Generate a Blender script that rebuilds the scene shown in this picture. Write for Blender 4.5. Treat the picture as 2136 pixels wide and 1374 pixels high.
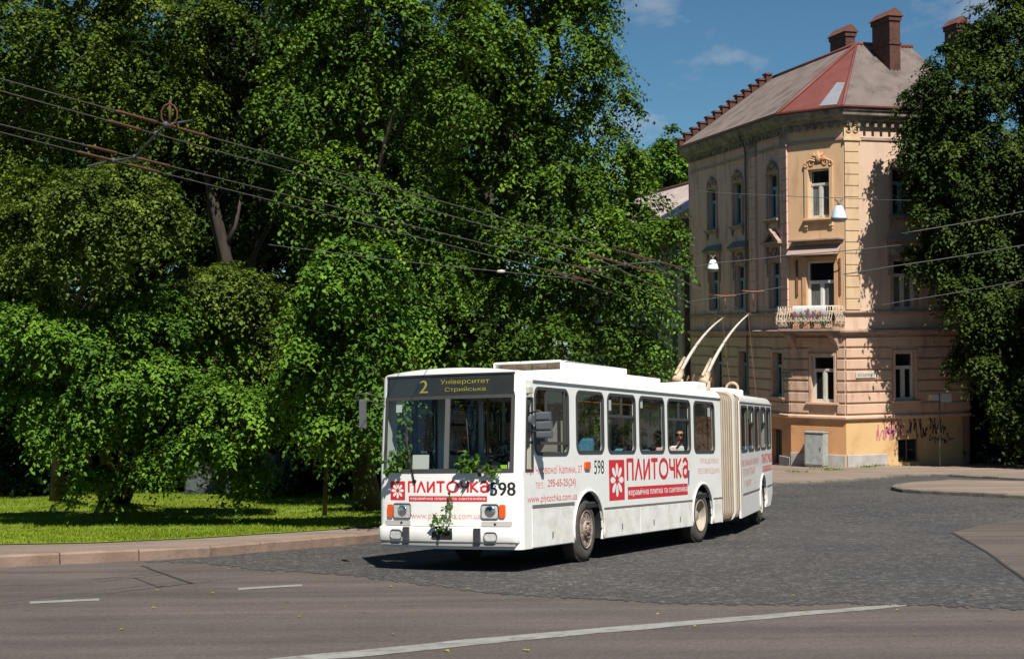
import bpy, bmesh, math, random
import numpy as np
from mathutils import Vector, Matrix, Quaternion
from mathutils.geometry import tessellate_polygon, delaunay_2d_cdt
for o_ in list(bpy.data.objects): bpy.data.objects.remove(o_)
SC = bpy.context.scene
COL = SC.collection
R = math.radians
# ------------------------------------------------------------------ camera, sky, sun, exposure
CZ = 1.722; FPX = 3000.0; ROLL = R(0.6)
cam = bpy.data.cameras.new('camera'); camo = bpy.data.objects.new('camera', cam); COL.objects.link(camo)
camo.location = (0, 0, CZ); camo.rotation_euler = (R(90), ROLL, 0)
cam.sensor_width = 36; cam.lens = FPX / 2136 * 36; cam.clip_start = 0.1; cam.clip_end = 3000
SC.camera = camo
SUN_AZ, SUN_EL = R(15.5), R(53)          # to the right behind the camera
W = bpy.data.worlds.new('World'); SC.world = W; W.use_nodes = True
nt = W.node_tree; bg = nt.nodes['Background']
sky = nt.nodes.new('ShaderNodeTexSky'); sky.sky_type = 'NISHITA'; sky.sun_disc = False
sky.sun_elevation = SUN_EL; sky.sun_rotation = math.pi - SUN_AZ; sky.air_density = 1.0; sky.dust_density = 0.1; sky.ozone_density = 2.0; sky.altitude = 1500
tc = nt.nodes.new('ShaderNodeTexCoord'); mp = nt.nodes.new('ShaderNodeMapping'); mp.inputs['Scale'].default_value = (5, 5, 11)
mp.inputs['Location'].default_value = (0.35, 0.2, 0.0)
nz = nt.nodes.new('ShaderNodeTexNoise'); nz.inputs['Scale'].default_value = 1.6; nz.inputs['Detail'].default_value = 7; nz.inputs['Roughness'].default_value = .55
rp = nt.nodes.new('ShaderNodeValToRGB'); rp.color_ramp.elements[0].position = .545; rp.color_ramp.elements[1].position = .74
mx = nt.nodes.new('ShaderNodeMixRGB'); mx.inputs[2].default_value = (6.5, 6.6, 7.0, 1)
mul = nt.nodes.new('ShaderNodeMath'); mul.operation = 'MULTIPLY'; mul.inputs[1].default_value = .75
L = nt.links
L.new(tc.outputs['Generated'], mp.inputs[0]); L.new(mp.outputs[0], nz.inputs['Vector']); L.new(nz.outputs[0], rp.inputs[0])
L.new(rp.outputs[0], mul.inputs[0]); L.new(mul.outputs[0], mx.inputs[0]); tint = nt.nodes.new('ShaderNodeMixRGB'); tint.blend_type = 'MULTIPLY'; tint.inputs[0].default_value = 1; tint.inputs[2].default_value = (.52, .79, .86, 1); L.new(sky.outputs[0], tint.inputs[1]); L.new(tint.outputs[0], mx.inputs[1]); L.new(mx.outputs[0], bg.inputs[0])
bg.inputs[1].default_value = 0.057
sl = bpy.data.lights.new('sun', 'SUN'); sl.energy = 5.0; sl.angle = R(0.5); sl.color = (1, .95, .86)
slo = bpy.data.objects.new('sun', sl); COL.objects.link(slo)
SDIR = Vector((math.sin(SUN_AZ) * math.cos(SUN_EL), -math.cos(SUN_AZ) * math.cos(SUN_EL), math.sin(SUN_EL)))
slo.rotation_euler = SDIR.to_track_quat('Z', 'Y').to_euler(); slo.location = (20, -20, 40)
vs = SC.view_settings; vs.view_transform = 'Standard'; vs.look = 'None'; vs.gamma = 1; vs.exposure = 0.5; vs.use_curve_mapping = False
SC.cycles.use_denoising = True
SC.cycles.max_bounces = 6; SC.cycles.transparent_max_bounces = 24; SC.cycles.diffuse_bounces = 3; SC.cycles.glossy_bounces = 3
SC.cycles.caustics_reflective = False; SC.cycles.caustics_refractive = False

# ------------------------------------------------------------------ pixels of the photograph to points
def lvl(px, py):
    dx, dy = px - 1068, py - 687; c, s = math.cos(ROLL), math.sin(ROLL)
    return (dx * c - dy * s) / FPX, -(dx * s + dy * c) / FPX
def at(px, py, Y):
    a, b = lvl(px, py); return Vector((a * Y, Y, CZ + b * Y))
_T = [(-400, 0), (-10, 0), (0, .089), (31, .089), (37, .058), (75, .058), (95, 0), (600, 0)]
def slope(Y):
    for (a, p), (b, q) in zip(_T, _T[1:]):
        if Y <= b: return p + (q - p) * (Y - a) / (b - a)
    return 0
_GY = np.arange(-60, 140, .25); _GS = np.array([slope(y) for y in _GY]); _GZ = -np.cumsum(_GS) * .25
_GZ -= np.interp(0, _GY, _GZ)
def gz(Y): return float(np.interp(Y, _GY, _GZ))
def G(px, py, dz=0.0):
    a, b = lvl(px, py); lo, hi = 3.0, 130.0
    for _ in range(50):
        m = (lo + hi) / 2
        if CZ + b * m > gz(m) + dz: lo = m
        else: hi = m
    return Vector((a * lo, lo, gz(lo) + dz))
def atH(px, py, H):
    lo, hi = 2.0, 130.0
    for _ in range(50):
        m = (lo + hi) / 2
        if at(px, py, m).z - gz(m) < H: lo = m
        else: hi = m
    return at(px, py, lo)

# ------------------------------------------------------------------ materials
def new_mat(name):
    m = bpy.data.materials.new(name); m.use_nodes = True; return m, m.node_tree, m.node_tree.nodes['Principled BSDF']
def M(name, c1, c2=None, scale=4, rough=.6, bump=0, bscale=None, metal=0, spec=.5, detail=6, lo=.35, hi=.65, dirt=None, dscale=1.2, dlo=.5, dhi=.75, coat=0, stretch=None, bdist=.02):
    m, t, p = new_mat(name); N = t.nodes.new; K = t.links.new
    p.inputs['Roughness'].default_value = rough; p.inputs['Metallic'].default_value = metal; p.inputs['Specular IOR Level'].default_value = spec
    p.inputs['Coat Weight'].default_value = coat
    co = N('ShaderNodeTexCoord'); vec = co.outputs['Object']
    if stretch:
        mp = N('ShaderNodeMapping'); mp.inputs['Scale'].default_value = stretch; K(vec, mp.inputs[0]); vec = mp.outputs[0]
    col = None
    if c2:
        n = N('ShaderNodeTexNoise'); n.inputs['Scale'].default_value = scale; n.inputs['Detail'].default_value = detail; K(vec, n.inputs['Vector'])
        r = N('ShaderNodeValToRGB'); e = r.color_ramp.elements; e[0].position = lo; e[1].position = hi; e[0].color = (*c1, 1); e[1].color = (*c2, 1)
        K(n.outputs[0], r.inputs[0]); col = r.outputs[0]
    if dirt:
        n = N('ShaderNodeTexNoise'); n.inputs['Scale'].default_value = dscale; n.inputs['Detail'].default_value = 8; n.inputs['Roughness'].default_value = .65; K(vec, n.inputs['Vector'])
        r = N('ShaderNodeValToRGB'); e = r.color_ramp.elements; e[0].position = dlo; e[1].position = dhi; e[0].color = (0, 0, 0, 1)
        mxx = N('ShaderNodeMixRGB'); mxx.inputs[1].default_value = (*c1, 1); mxx.inputs[2].default_value = (*dirt, 1)
        K(n.outputs[0], r.inputs[0]); K(r.outputs[0], mxx.inputs[0])
        if col: K(col, mxx.inputs[1])
        col = mxx.outputs[0]
    if col: K(col, p.inputs['Base Color'])
    else: p.inputs['Base Color'].default_value = (*c1, 1)
    if bump:
        n = N('ShaderNodeTexNoise'); n.inputs['Scale'].default_value = bscale or scale * 6; n.inputs['Detail'].default_value = 4; K(vec, n.inputs['Vector'])
        b = N('ShaderNodeBump'); b.inputs['Strength'].default_value = bump; b.inputs['Distance'].default_value = bdist; K(n.outputs[0], b.inputs['Height']); K(b.outputs[0], p.inputs['Normal'])
    return m
def glass(name, tint, refl=1.45, alpha_tint=(.9, .92, .9)):
    m, t, p = new_mat(name); t.nodes.remove(p); N = t.nodes.new; K = t.links.new
    tr = N('ShaderNodeBsdfTransparent'); tr.inputs[0].default_value = (*alpha_tint, 1)
    gl = N('ShaderNodeBsdfGlossy'); gl.inputs['Roughness'].default_value = .015; gl.inputs[0].default_value = (*tint, 1)
    lw = N('ShaderNodeLayerWeight'); lw.inputs[0].default_value = .5; pw = N('ShaderNodeMath'); pw.operation = 'POWER'; pw.inputs[1].default_value = 4.5; K(lw.outputs['Facing'], pw.inputs[0]); fr = N('ShaderNodeMath'); fr.operation = 'MULTIPLY_ADD'; fr.inputs[1].default_value = .9; fr.inputs[2].default_value = .06; K(pw.outputs[0], fr.inputs[0]); mxs = N('ShaderNodeMixShader')
    K(fr.outputs[0], mxs.inputs[0]); K(tr.outputs[0], mxs.inputs[1]); K(gl.outputs[0], mxs.inputs[2]); K(mxs.outputs[0], t.nodes['Material Output'].inputs[0])
    return m
def brick_mat(name, c1, c2, mort, bw, bh, off=.5, msize=.015, rough=.85, bump=.4):
    m, t, p = new_mat(name); N = t.nodes.new; K = t.links.new; p.inputs['Roughness'].default_value = rough
    co = N('ShaderNodeTexCoord'); sx = N('ShaderNodeSeparateXYZ'); K(co.outputs['Object'], sx.inputs[0])
    ad = N('ShaderNodeMath'); ad.operation = 'ADD'; K(sx.outputs[0], ad.inputs[0]); K(sx.outputs[1], ad.inputs[1])
    cx = N('ShaderNodeCombineXYZ'); K(ad.outputs[0], cx.inputs[0]); K(sx.outputs[2], cx.inputs[1])
    b = N('ShaderNodeTexBrick'); b.inputs['Scale'].default_value = 1; b.inputs['Color1'].default_value = (*c1, 1); b.inputs['Color2'].default_value = (*c2, 1)
    b.inputs['Mortar'].default_value = (*mort, 1); b.inputs['Brick Width'].default_value = bw; b.inputs['Row Height'].default_value = bh; b.inputs['Mortar Size'].default_value = msize; b.offset = off
    K(cx.outputs[0], b.inputs['Vector'])
    n = N('ShaderNodeTexNoise'); n.inputs['Scale'].default_value = 3; K(co.outputs['Object'], n.inputs['Vector'])
    mm = N('ShaderNodeMixRGB'); mm.blend_type = 'MULTIPLY'; mm.inputs[0].default_value = .7; K(b.outputs[0], mm.inputs[1]); K(n.outputs[0], mm.inputs[2]); K(mm.outputs[0], p.inputs['Base Color'])
    bp = N('ShaderNodeBump'); bp.inputs['Strength'].default_value = bump; bp.inputs['Distance'].default_value = .02; bp.invert = True; K(b.outputs['Fac'], bp.inputs['Height']); K(bp.outputs[0], p.inputs['Normal'])
    return m
def leaf_mat(name, dark, mid, light, trans=.35):
    m, t, p = new_mat(name); N = t.nodes.new; K = t.links.new
    at_ = N('ShaderNodeAttribute'); at_.attribute_name = 'tone'
    r = N('ShaderNodeValToRGB'); e = r.color_ramp.elements; e[0].position = 0; e[1].position = 1; e[0].color = (*dark, 1); e[1].color = (*light, 1)
    k = e.new(.5); k.color = (*mid, 1)
    K(at_.outputs['Fac'], r.inputs[0]); K(r.outputs[0], p.inputs['Base Color']); p.inputs['Roughness'].default_value = .6; p.inputs['Specular IOR Level'].default_value = .18
    tl = N('ShaderNodeBsdfTranslucent'); mm = N('ShaderNodeMixRGB'); mm.blend_type = 'MULTIPLY'; mm.inputs[0].default_value = 1; mm.inputs[2].default_value = (1.25, 1.15, .45, 1)
    K(r.outputs[0], mm.inputs[1]); K(mm.outputs[0], tl.inputs[0])
    ms = N('ShaderNodeMixShader'); ms.inputs[0].default_value = trans; K(p.outputs[0], ms.inputs[1]); K(tl.outputs[0], ms.inputs[2]); K(ms.outputs[0], t.nodes['Material Output'].inputs[0])
    return m

# ------------------------------------------------------------------ mesh building
TW = {}
def tag(o, label=None, cat=None, group=None, kind=None):
    if label: o['label'] = label
    if cat: o['category'] = cat
    if group: o['group'] = group
    if kind: o['kind'] = kind
    return o
def empty(name, T, label=None, cat=None, group=None):
    if isinstance(T, Vector): T = Matrix.Translation(T)
    o = bpy.data.objects.new(name, None); COL.objects.link(o); o.matrix_world = T; o.empty_display_size = .2; TW[o.name] = T.copy()
    return tag(o, label, cat, group)
class MB:
    def __init__(s, X=None): s.V = []; s.F = []; s.S = []; s.X = X
    def add(s, vs, fs, smooth=False):
        k = len(s.V); s.V += [tuple(v) for v in vs]; s.F += [tuple(i + k for i in f) for f in fs]; s.S += [smooth] * len(fs); return s
    def box(s, lo, hi, f=None, inset=0):
        x0, y0, z0 = lo; x1, y1, z1 = hi
        vs = [(x0, y0, z0), (x1, y0, z0), (x1, y1, z0), (x0, y1, z0), (x0, y0, z1), (x1, y0, z1), (x1, y1, z1), (x0, y1, z1)]
        if f: vs = [f(*v) for v in vs]
        return s.add(vs, [(0, 3, 2, 1), (4, 5, 6, 7), (0, 1, 5, 4), (1, 2, 6, 5), (2, 3, 7, 6), (3, 0, 4, 7)])
    def rbox(s, lo, hi, r=.02, f=None, seg=3):
        # box with rounded vertical-plane outline (x,z) extruded in y
        x0, y0, z0 = lo; x1, y1, z1 = hi; return s.prism(rrect(x0, z0, x1, z1, r, seg), lambda a, b, h: (f or (lambda *q: q))(a, h, b), y0, y1)
    def prism(s, loop, f, h0, h1, holes=(), smooth=False, caps=(1, 1)):
        loops = [list(loop)] + [list(h) for h in holes]
        flat = [p for l in loops for p in l]; n = len(flat)
        tri = tessellate_polygon([[Vector((p[0], p[1], 0)) for p in l] for l in loops])
        vs = [f(p[0], p[1], h0) for p in flat] + [f(p[0], p[1], h1) for p in flat]; fs = []
        if caps[0]: fs += [tuple(t) for t in tri]
        if caps[1]: fs += [tuple(i + n for i in reversed(t)) for t in tri]
        s.add(vs, fs)
        k = 0; fs = []
        for l in loops:
            m = len(l)
            for i in range(m): fs.append((k + i, k + (i + 1) % m, k + (i + 1) % m + n, k + i + n))
            k += m
        b = len(s.V) - 2 * n; s.F += [tuple(i + b for i in q) for q in fs]; s.S += [smooth] * len(fs); return s
    def grid(s, us, vs_, f, smooth=True, skip=None, close=False):
        n, m = len(us), len(vs_); P = [f(u, v) for u in us for v in vs_]; fs = []
        for i in range(n - 1):
            for j in range(m - 1):
                if skip and skip(i, j): continue
                fs.append((i * m + j, (i + 1) * m + j, (i + 1) * m + j + 1, i * m + j + 1))
        return s.add(P, fs, smooth)
    def tube(s, pts, rad, n=6, caps=True, smooth=True):
        pts = [Vector(p) for p in pts]; N = len(pts); rs = rad if hasattr(rad, '__len__') else [rad] * N
        V = []; d0 = (pts[1] - pts[0]).normalized(); up = Vector((0, 0, 1)) if abs(d0.z) < .9 else Vector((1, 0, 0)); a = d0.cross(up).normalized()
        for i, p in enumerate(pts):
            d = (pts[min(i + 1, N - 1)] - pts[max(i - 1, 0)]).normalized(); a = (a - d * a.dot(d)).normalized(); b = d.cross(a)
            for k in range(n):
                t = 2 * math.pi * k / n; V.append(p + (a * math.cos(t) + b * math.sin(t)) * rs[i])
        Fs = [(i * n + k, i * n + (k + 1) % n, (i + 1) * n + (k + 1) % n, (i + 1) * n + k) for i in range(N - 1) for k in range(n)]
        if caps: Fs += [tuple(reversed(range(n))), tuple(range((N - 1) * n, N * n))]
        return s.add(V, Fs, smooth)
    def lathe(s, prof, f, n=32, smooth=True):
        # prof: (r,h) ; f(x,y,h)
        V = [f(r * math.cos(2 * math.pi * k / n), r * math.sin(2 * math.pi * k / n), h) for r, h in prof for k in range(n)]
        Fs = [(i * n + k, i * n + (k + 1) % n, (i + 1) * n + (k + 1) % n, (i + 1) * n + k) for i in range(len(prof) - 1) for k in range(n)]
        return s.add(V, Fs, smooth)
    def ball(s, c, r, n=10, f=None):
        rx, ry, rz = r if hasattr(r, '__len__') else (r, r, r); m = n // 2
        g = f or (lambda *q: q)
        return s.grid([math.pi * i / m for i in range(m + 1)], [2 * math.pi * j / n for j in range(n + 1)],
                      lambda a, b: g(c[0] + rx * math.sin(a) * math.cos(b), c[1] + ry * math.sin(a) * math.sin(b), c[2] + rz * math.cos(a)))
    def build(s, name, mat, parent=None, loc=None, bevel=0, fix=True):
        V = np.array(s.V, dtype=float).reshape(-1, 3)
        if s.X is not None:
            X = np.array(s.X); V = V @ X[:3, :3].T + X[:3, 3]
        if parent is not None:
            r = parent
            while r.parent: r = r.parent
            T = np.array(TW[r.name].inverted()); V = V @ T[:3, :3].T + T[:3, 3]
        else:
            lo, hi = V.min(0), V.max(0); loc = Vector(loc) if loc is not None else Vector(((lo[0] + hi[0]) / 2, (lo[1] + hi[1]) / 2, lo[2])); V = V - np.array(loc)
        me = bpy.data.meshes.new(name); me.from_pydata(V.tolist(), [], s.F)
        me.polygons.foreach_set('use_smooth', s.S); 
        if fix:
            b = bmesh.new(); b.from_mesh(me); bmesh.ops.remove_doubles(b, verts=b.verts, dist=1e-5); bmesh.ops.recalc_face_normals(b, faces=b.faces); b.to_mesh(me); b.free()
        me.materials.append(mat)
        o = bpy.data.objects.new(name, me); COL.objects.link(o)
        if parent is not None: o.parent = parent
        else: o.location = loc; TW[o.name] = Matrix.Translation(loc)
        if bevel:
            md = o.modifiers.new('bevel', 'BEVEL'); md.width = bevel; md.segments = 2; md.limit_method = 'ANGLE'
        return o
def rrect(x0, z0, x1, z1, r, seg=4):
    out = []
    for cx, cz, a in ((x1 - r, z1 - r, 0), (x0 + r, z1 - r, 90), (x0 + r, z0 + r, 180), (x1 - r, z0 + r, 270)):
        for i in range(seg + 1):
            t = R(a + 90 * i / seg); out.append((cx + r * math.cos(t), cz + r * math.sin(t)))
    return out
def rect(x0, z0, x1, z1): return [(x0, z0), (x1, z0), (x1, z1), (x0, z1)]
def circ(cx, cz, r, n=16, a0=0): return [(cx + r * math.cos(2 * math.pi * i / n + a0), cz + r * math.sin(2 * math.pi * i / n + a0)) for i in range(n)]
def glyph_loops(body):
    # outlines of a line of lettering, each contour on its own (overlapping contours stay apart)
    cu = bpy.data.curves.new('t', 'FONT'); cu.body = body; ob = bpy.data.objects.new('t', cu); COL.objects.link(ob)
    dg = bpy.context.evaluated_depsgraph_get(); oe = ob.evaluated_get(dg); c = oe.to_curve(dg); out = []
    for s in c.splines:
        P = []; bp = s.bezier_points; n = len(bp)
        for k in range(n):
            p0, h0, h1, p1 = bp[k].co, bp[k].handle_right, bp[(k + 1) % n].handle_left, bp[(k + 1) % n].co; d = (p1 - p0)
            st = (h0 - p0).cross(d).length < 1e-4 and (h1 - p1).cross(d).length < 1e-4
            for t in ((0,) if st else (0, .2, .4, .6, .8)): q = p0 * (1 - t) ** 3 + h0 * 3 * t * (1 - t) ** 2 + h1 * 3 * t * t * (1 - t) + p1 * t ** 3; P.append((q.x, q.y))
        if len(P) > 2: out.append(P)
    oe.to_curve_clear(); bpy.data.objects.remove(ob); bpy.data.curves.remove(cu); return out
def _wind(x, y, P):
    w = 0
    for (x0, y0), (x1, y1) in zip(P, P[1:] + P[:1]):
        if y0 <= y < y1 and (x1 - x0) * (y - y0) - (x - x0) * (y1 - y0) > 0: w += 1
        elif y1 <= y < y0 and (x1 - x0) * (y - y0) - (x - x0) * (y1 - y0) < 0: w -= 1
    return w
def text_mb(mb, body, f, x0, y0, x1, y1, depth=.003, bold=0):
    # lettering fitted to the rectangle x0..x1, y0..y1 and mapped by f(x,y,h)
    Ls = glyph_loops(body)
    if not Ls: return mb
    xs = [p[0] for l in Ls for p in l]; ys = [p[1] for l in Ls for p in l]; ax, ay, bx, by = min(xs), min(ys), max(xs), max(ys)
    vs_, ed = [], []
    for l in Ls: k = len(vs_); vs_ += [Vector(p) for p in l]; ed += [(k + i, k + (i + 1) % len(l)) for i in range(len(l))]
    ov, _, of = delaunay_2d_cdt(vs_, ed, [], 0, 1e-5)[:3]; bb_ = [(min(p[0] for p in l), max(p[0] for p in l), l) for l in Ls]; keep = []
    for t in of:
        cx = sum(ov[i][0] for i in t) / len(t); cy = sum(ov[i][1] for i in t) / len(t)
        if sum(_wind(cx, cy, l) for a, b, l in bb_ if a <= cx <= b): keep.append(tuple(t))
    for n, dx in enumerate((-bold, 0, bold) if bold else (0,)):
        mb.add([f(x0 + (p[0] - ax) / (bx - ax) * (x1 - x0) + dx * (y1 - y0), y0 + (p[1] - ay) / (by - ay) * (y1 - y0), depth + .0005 * n) for p in ov], keep)
    return mb
def strokes(mb, segs, w, f, h):
    # flat strokes (polylines of 2D points) of width w
    for pl in segs:
        for (ax, ay), (bx, by) in zip(pl, pl[1:]):
            dx, dy = bx - ax, by - ay; l = math.hypot(dx, dy) or 1; nx, ny = -dy / l * w / 2, dx / l * w / 2; ex, ey = dx / l * w * .3, dy / l * w * .3
            mb.add([f(ax + nx - ex, ay + ny - ey, h), f(ax - nx - ex, ay - ny - ey, h), f(bx - nx + ex, by - ny + ey, h), f(bx + nx + ex, by + ny + ey, h)], [(0, 1, 2, 3)])
    return mb
rng = random.Random(7)
def copy_tree(o, parent=None):
    c = o.copy(); COL.objects.link(c)
    if parent: c.parent = parent
    for ch in list(o.children): copy_tree(ch, c)
    return c
# ------------------------------------------------------------------ materials used by the trolleybus
m_white = M('white_paint', (.80, .80, .77), dirt=(.66, .64, .58), dscale=2.2, dlo=.52, dhi=.85, rough=.32, spec=.5, coat=.25, bump=.10, bscale=2.5, bdist=.03)
m_skirt = M('dusty_white_paint', (.78, .77, .73), dirt=(.50, .45, .37), dscale=2.6, dlo=.42, dhi=.8, rough=.5)
m_grey = M('grey_trim', (.16, .15, .14), rough=.6)
m_gask = M('rubber_gasket', (.045, .045, .043), rough=.6)
m_fgrey = M('aluminium_frame', (.20, .20, .19), rough=.45, metal=.3)
m_black = M('black_paint', (.012, .012, .012), rough=.7)
m_dark = M('dark_plastic', (.03, .03, .032), (.05, .05, .055), rough=.5)
m_mirror = M('mirror_housing', (.09, .10, .115), rough=.4)
m_glass = glass('bus_glass', (1, 1, 1), 1.5, (.80, .82, .80))
m_wsg = glass('windscreen_glass', (1, 1, 1), 1.5, (.72, .76, .73))
m_red = M('red_vinyl', (.62, .018, .03), (.55, .03, .04), scale=9, rough=.4)
m_pink = M('faded_red_vinyl', (.66, .10, .09), (.72, .26, .24), scale=6, rough=.5)
m_fade = M('bleached_red_vinyl', (.70, .28, .26), (.74, .45, .42), scale=7, rough=.5)
m_num = M('black_vinyl', (.015, .016, .015), rough=.5)
m_orange = M('orange_lens', (.75, .10, .015), rough=.2, coat=.5)
m_chrome = M('chrome', (.75, .75, .74), rough=.12, metal=1)
m_lens = M('lamp_lens', (.42, .42, .40), (.6, .6, .57), scale=40, rough=.15, coat=1, bump=.3, bscale=60)
m_tyre = M('tyre_rubber', (.055, .048, .043), (.085, .072, .062), scale=8, rough=.85, bump=.2, bscale=40)
m_rim = M('rusty_rim', (.20, .15, .12), (.34, .27, .22), scale=7, rough=.65, dirt=(.08, .05, .04), dscale=5, dlo=.5, dhi=.65)
m_rimd = M('dusty_rim', (.42, .36, .29), (.30, .25, .2), scale=5, rough=.7)
m_bell = M('bellows_fabric', (.42, .37, .30), (.34, .295, .24), scale=3, rough=.8, bump=.3, bscale=20)
m_bellr = M('bellows_band', (.62, .57, .48), rough=.6)
m_roofw = M('roof_paint', (.80, .80, .78), dirt=(.5, .44, .36), dscale=1.5, dlo=.55, dhi=.9, rough=.7, spec=.2)
m_rust = M('rusty_beige', (.45, .30, .20), (.6, .47, .35), scale=8, rough=.8)
m_seat = M('blue_seat', (.06, .22, .34), rough=.45)
m_inner = M('interior_panel', (.34, .33, .30), (.28, .27, .25), rough=.6)
m_floor = M('interior_floor', (.06, .06, .06), rough=.8)
m_yel = M('yellow_rail', (.55, .26, .015), rough=.35)
m_card = M('white_card', (.82, .82, .80), rough=.6)
m_lime = M('lime_card', (.42, .75, .04), rough=.6)
m_cream = M('cream_fabric', (.5, .47, .38), rough=.8)
m_disp = M('display_panel', (.022, .026, .028), (.03, .034, .03), scale=3, rough=.25, coat=.6)
m_led = M('display_digits', (.27, .235, .035), rough=.5)
m_pole = M('pole_metal', (.62, .58, .50), (.52, .47, .4), scale=12, rough=.5)
m_rustd = M('rust_dark', (.12, .05, .03), (.2, .09, .05), scale=9, rough=.85)

def frame(y, s):
    n = Vector((0, s, 1)).normalized(); eu = Vector((math.sin(y), math.cos(y), -s * math.cos(y))).normalized(); ev = n.cross(eu)
    return Matrix((eu, ev, n)).transposed()
def T4(o, r3):
    m = r3.to_4x4(); m.translation = o; return m
BX, BY, BS = .052, 21.215, .089
BUS = T4(Vector((BX, BY, CZ - 1.722 - BS * BY)), frame(R(26.96), BS))
piv = BUS @ Vector((9.4 + .74, 1.25, 0))
R2 = frame(R(16.88), .068)
REAR = T4(piv + R2 @ Vector((.74, -1.25, 0)), R2)
bus = empty('trolleybus', BUS, 'white articulated trolleybus with red tile shop adverts and two raised current poles', 'trolleybus')
BB = lambda: MB(BUS)
RB = lambda: MB(REAR)

WB = 2.62, 8.2
def bow(v):
    d = min(v, 2.5 - v); b = .13 * ((v - 1.25) / 1.25) ** 2
    if d < .12: b += .10 * (1 - math.sqrt(max(0, 1 - ((.12 - d) / .12) ** 2)))
    return b
def uf(v, w): return bow(min(max(v, 0), 2.5)) + max(0, w - 1.5) * .07
def rw(v):
    d = max(0, min(v, 2.5 - v)); q = (v - 1.25) / 1.25
    z = 3.02 + .08 * (1 - q * q)
    if d < .15: z -= .15 * (1 - math.sqrt(max(0, 1 - ((.15 - d) / .15) ** 2)))
    return z
def front(px, py):
    a, b = lvl(px, py); q = BUS.inverted().to_3x3(); dl = q @ Vector((a, 1, b)); ol = BUS.inverted() @ Vector((0, 0, CZ)); lo, hi = 15., 30.
    for _ in range(50):
        m = (lo + hi) / 2; p = ol + dl * m
        if p.x - uf(p.y, p.z) < 0: lo = m
        else: hi = m
    p = ol + dl * lo; return p.y, p.z
def side(px, py, v=0., X=BUS):
    a, b = lvl(px, py); q = X.inverted().to_3x3(); dl = q @ Vector((a, 1, b)); ol = X.inverted() @ Vector((0, 0, CZ)); p = ol + dl * ((v - ol.y) / dl.y); return p.x, p.z

def arch(c, r=.60, zc=.55, zb=.35, n=14):
    d = math.sqrt(r * r - (zc - zb) ** 2); a0 = math.atan2(zb - zc, -d); a1 = math.atan2(zb - zc, d)
    a0 += 2 * math.pi if a0 < 0 else 0
    return [(c + r * math.cos(a0 + (a1 - a0) * i / n), zc + r * math.sin(a0 + (a1 - a0) * i / n)) for i in range(n + 1)]
# windows of the front unit on the near side: (u0, u1, kind)
WINS = [(.60, 1.86, 'driver'), (2.14, 3.28, 'plain'), (3.43, 4.71, 'slide'), (4.87, 6.14, 'plain'), (6.29, 7.56, 'slide'), (7.74, 8.99, 'plain')]
ZW0, ZW1 = 1.765, 2.80
def ur(w): return .23 + max(0, w - 1.5) * .07
outer = [(.23, .35)] + arch(WB[0]) + arch(WB[1]) + [(9.4, .35), (9.4, 2.87), (ur(2.87), 2.87), (.23, 1.5)]
quarter = [(.29, 1.53), (.53, 1.53), (.545, 2.60), (.355, 2.60)]
holes = [rrect(a + .03, (1.74 if k == 'driver' else ZW0) + .03, b - .03, ZW1 - .03, .12, 5) for a, b, k in WINS] + [quarter]
body = BB()
sideN = lambda a, b, h: (a, h, b)
sideF = lambda a, b, h: (a, 2.5 - h, b)
body.prism(outer, sideN, 0, .045, holes)
fouter = [(.23, .35), (9.4, .35), (9.4, 2.87), (ur(2.87), 2.87), (.23, 1.5)]
FWIN = [(.60, 1.95, .75), (2.3, 3.4, ZW0), (3.55, 4.7, ZW0), (4.9, 6.3, .75), (6.45, 7.5, ZW0), (7.7, 8.95, .75)]
body.prism(fouter, sideF, 0, .045, [rrect(a, z, b, 2.74, .1, 4) for a, b, z in FWIN])
# front mask: a bowed sheet with openings for the windscreen and the display
WSV0, WSV1, WSZ0, WSZ1, DZ0, DZ1, DV0, DV1 = .13, 2.37, 1.52, 2.64, 2.685, 2.995, .13, 2.37
vsx = [0, .01, .03, .06, .09, .13] + [.13 + 2.24 * i / 28 for i in range(1, 28)] + [2.37, 2.41, 2.44, 2.47, 2.49, 2.5]
zsx = [.35, .68, .9, 1.1, 1.3, 1.5, WSZ0, 1.8, 2.1, 2.4, WSZ1, DZ0, 2.8, 2.9, DZ1, 3.12]
iw0, iw1 = vsx.index(.13), vsx.index(2.37); jz = {z: i for i, z in enumerate(zsx)}
def skipf(i, j):
    return iw0 <= i < iw1 and (jz[WSZ0] <= j < jz[WSZ1] or jz[DZ0] <= j < jz[DZ1])
body.grid(vsx, zsx, lambda v, w: (uf(v, min(w, rw(v))), v, min(w, rw(v))), True, skipf)
ob = body.build('body', m_white, bus, bevel=.006)
us = [-.004, .04, .12, .25, .5, 1, 2, 4, 6, 8, 9.03]
roofm = BB(); roofm.grid(us, vsx, lambda u, v: (uf(v, rw(v)) * (1 - u / 9.03) + u + .37 * (u / 9.03), v, rw(v) + .002), True); roofm.build('roof', m_roofw, bus)

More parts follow.
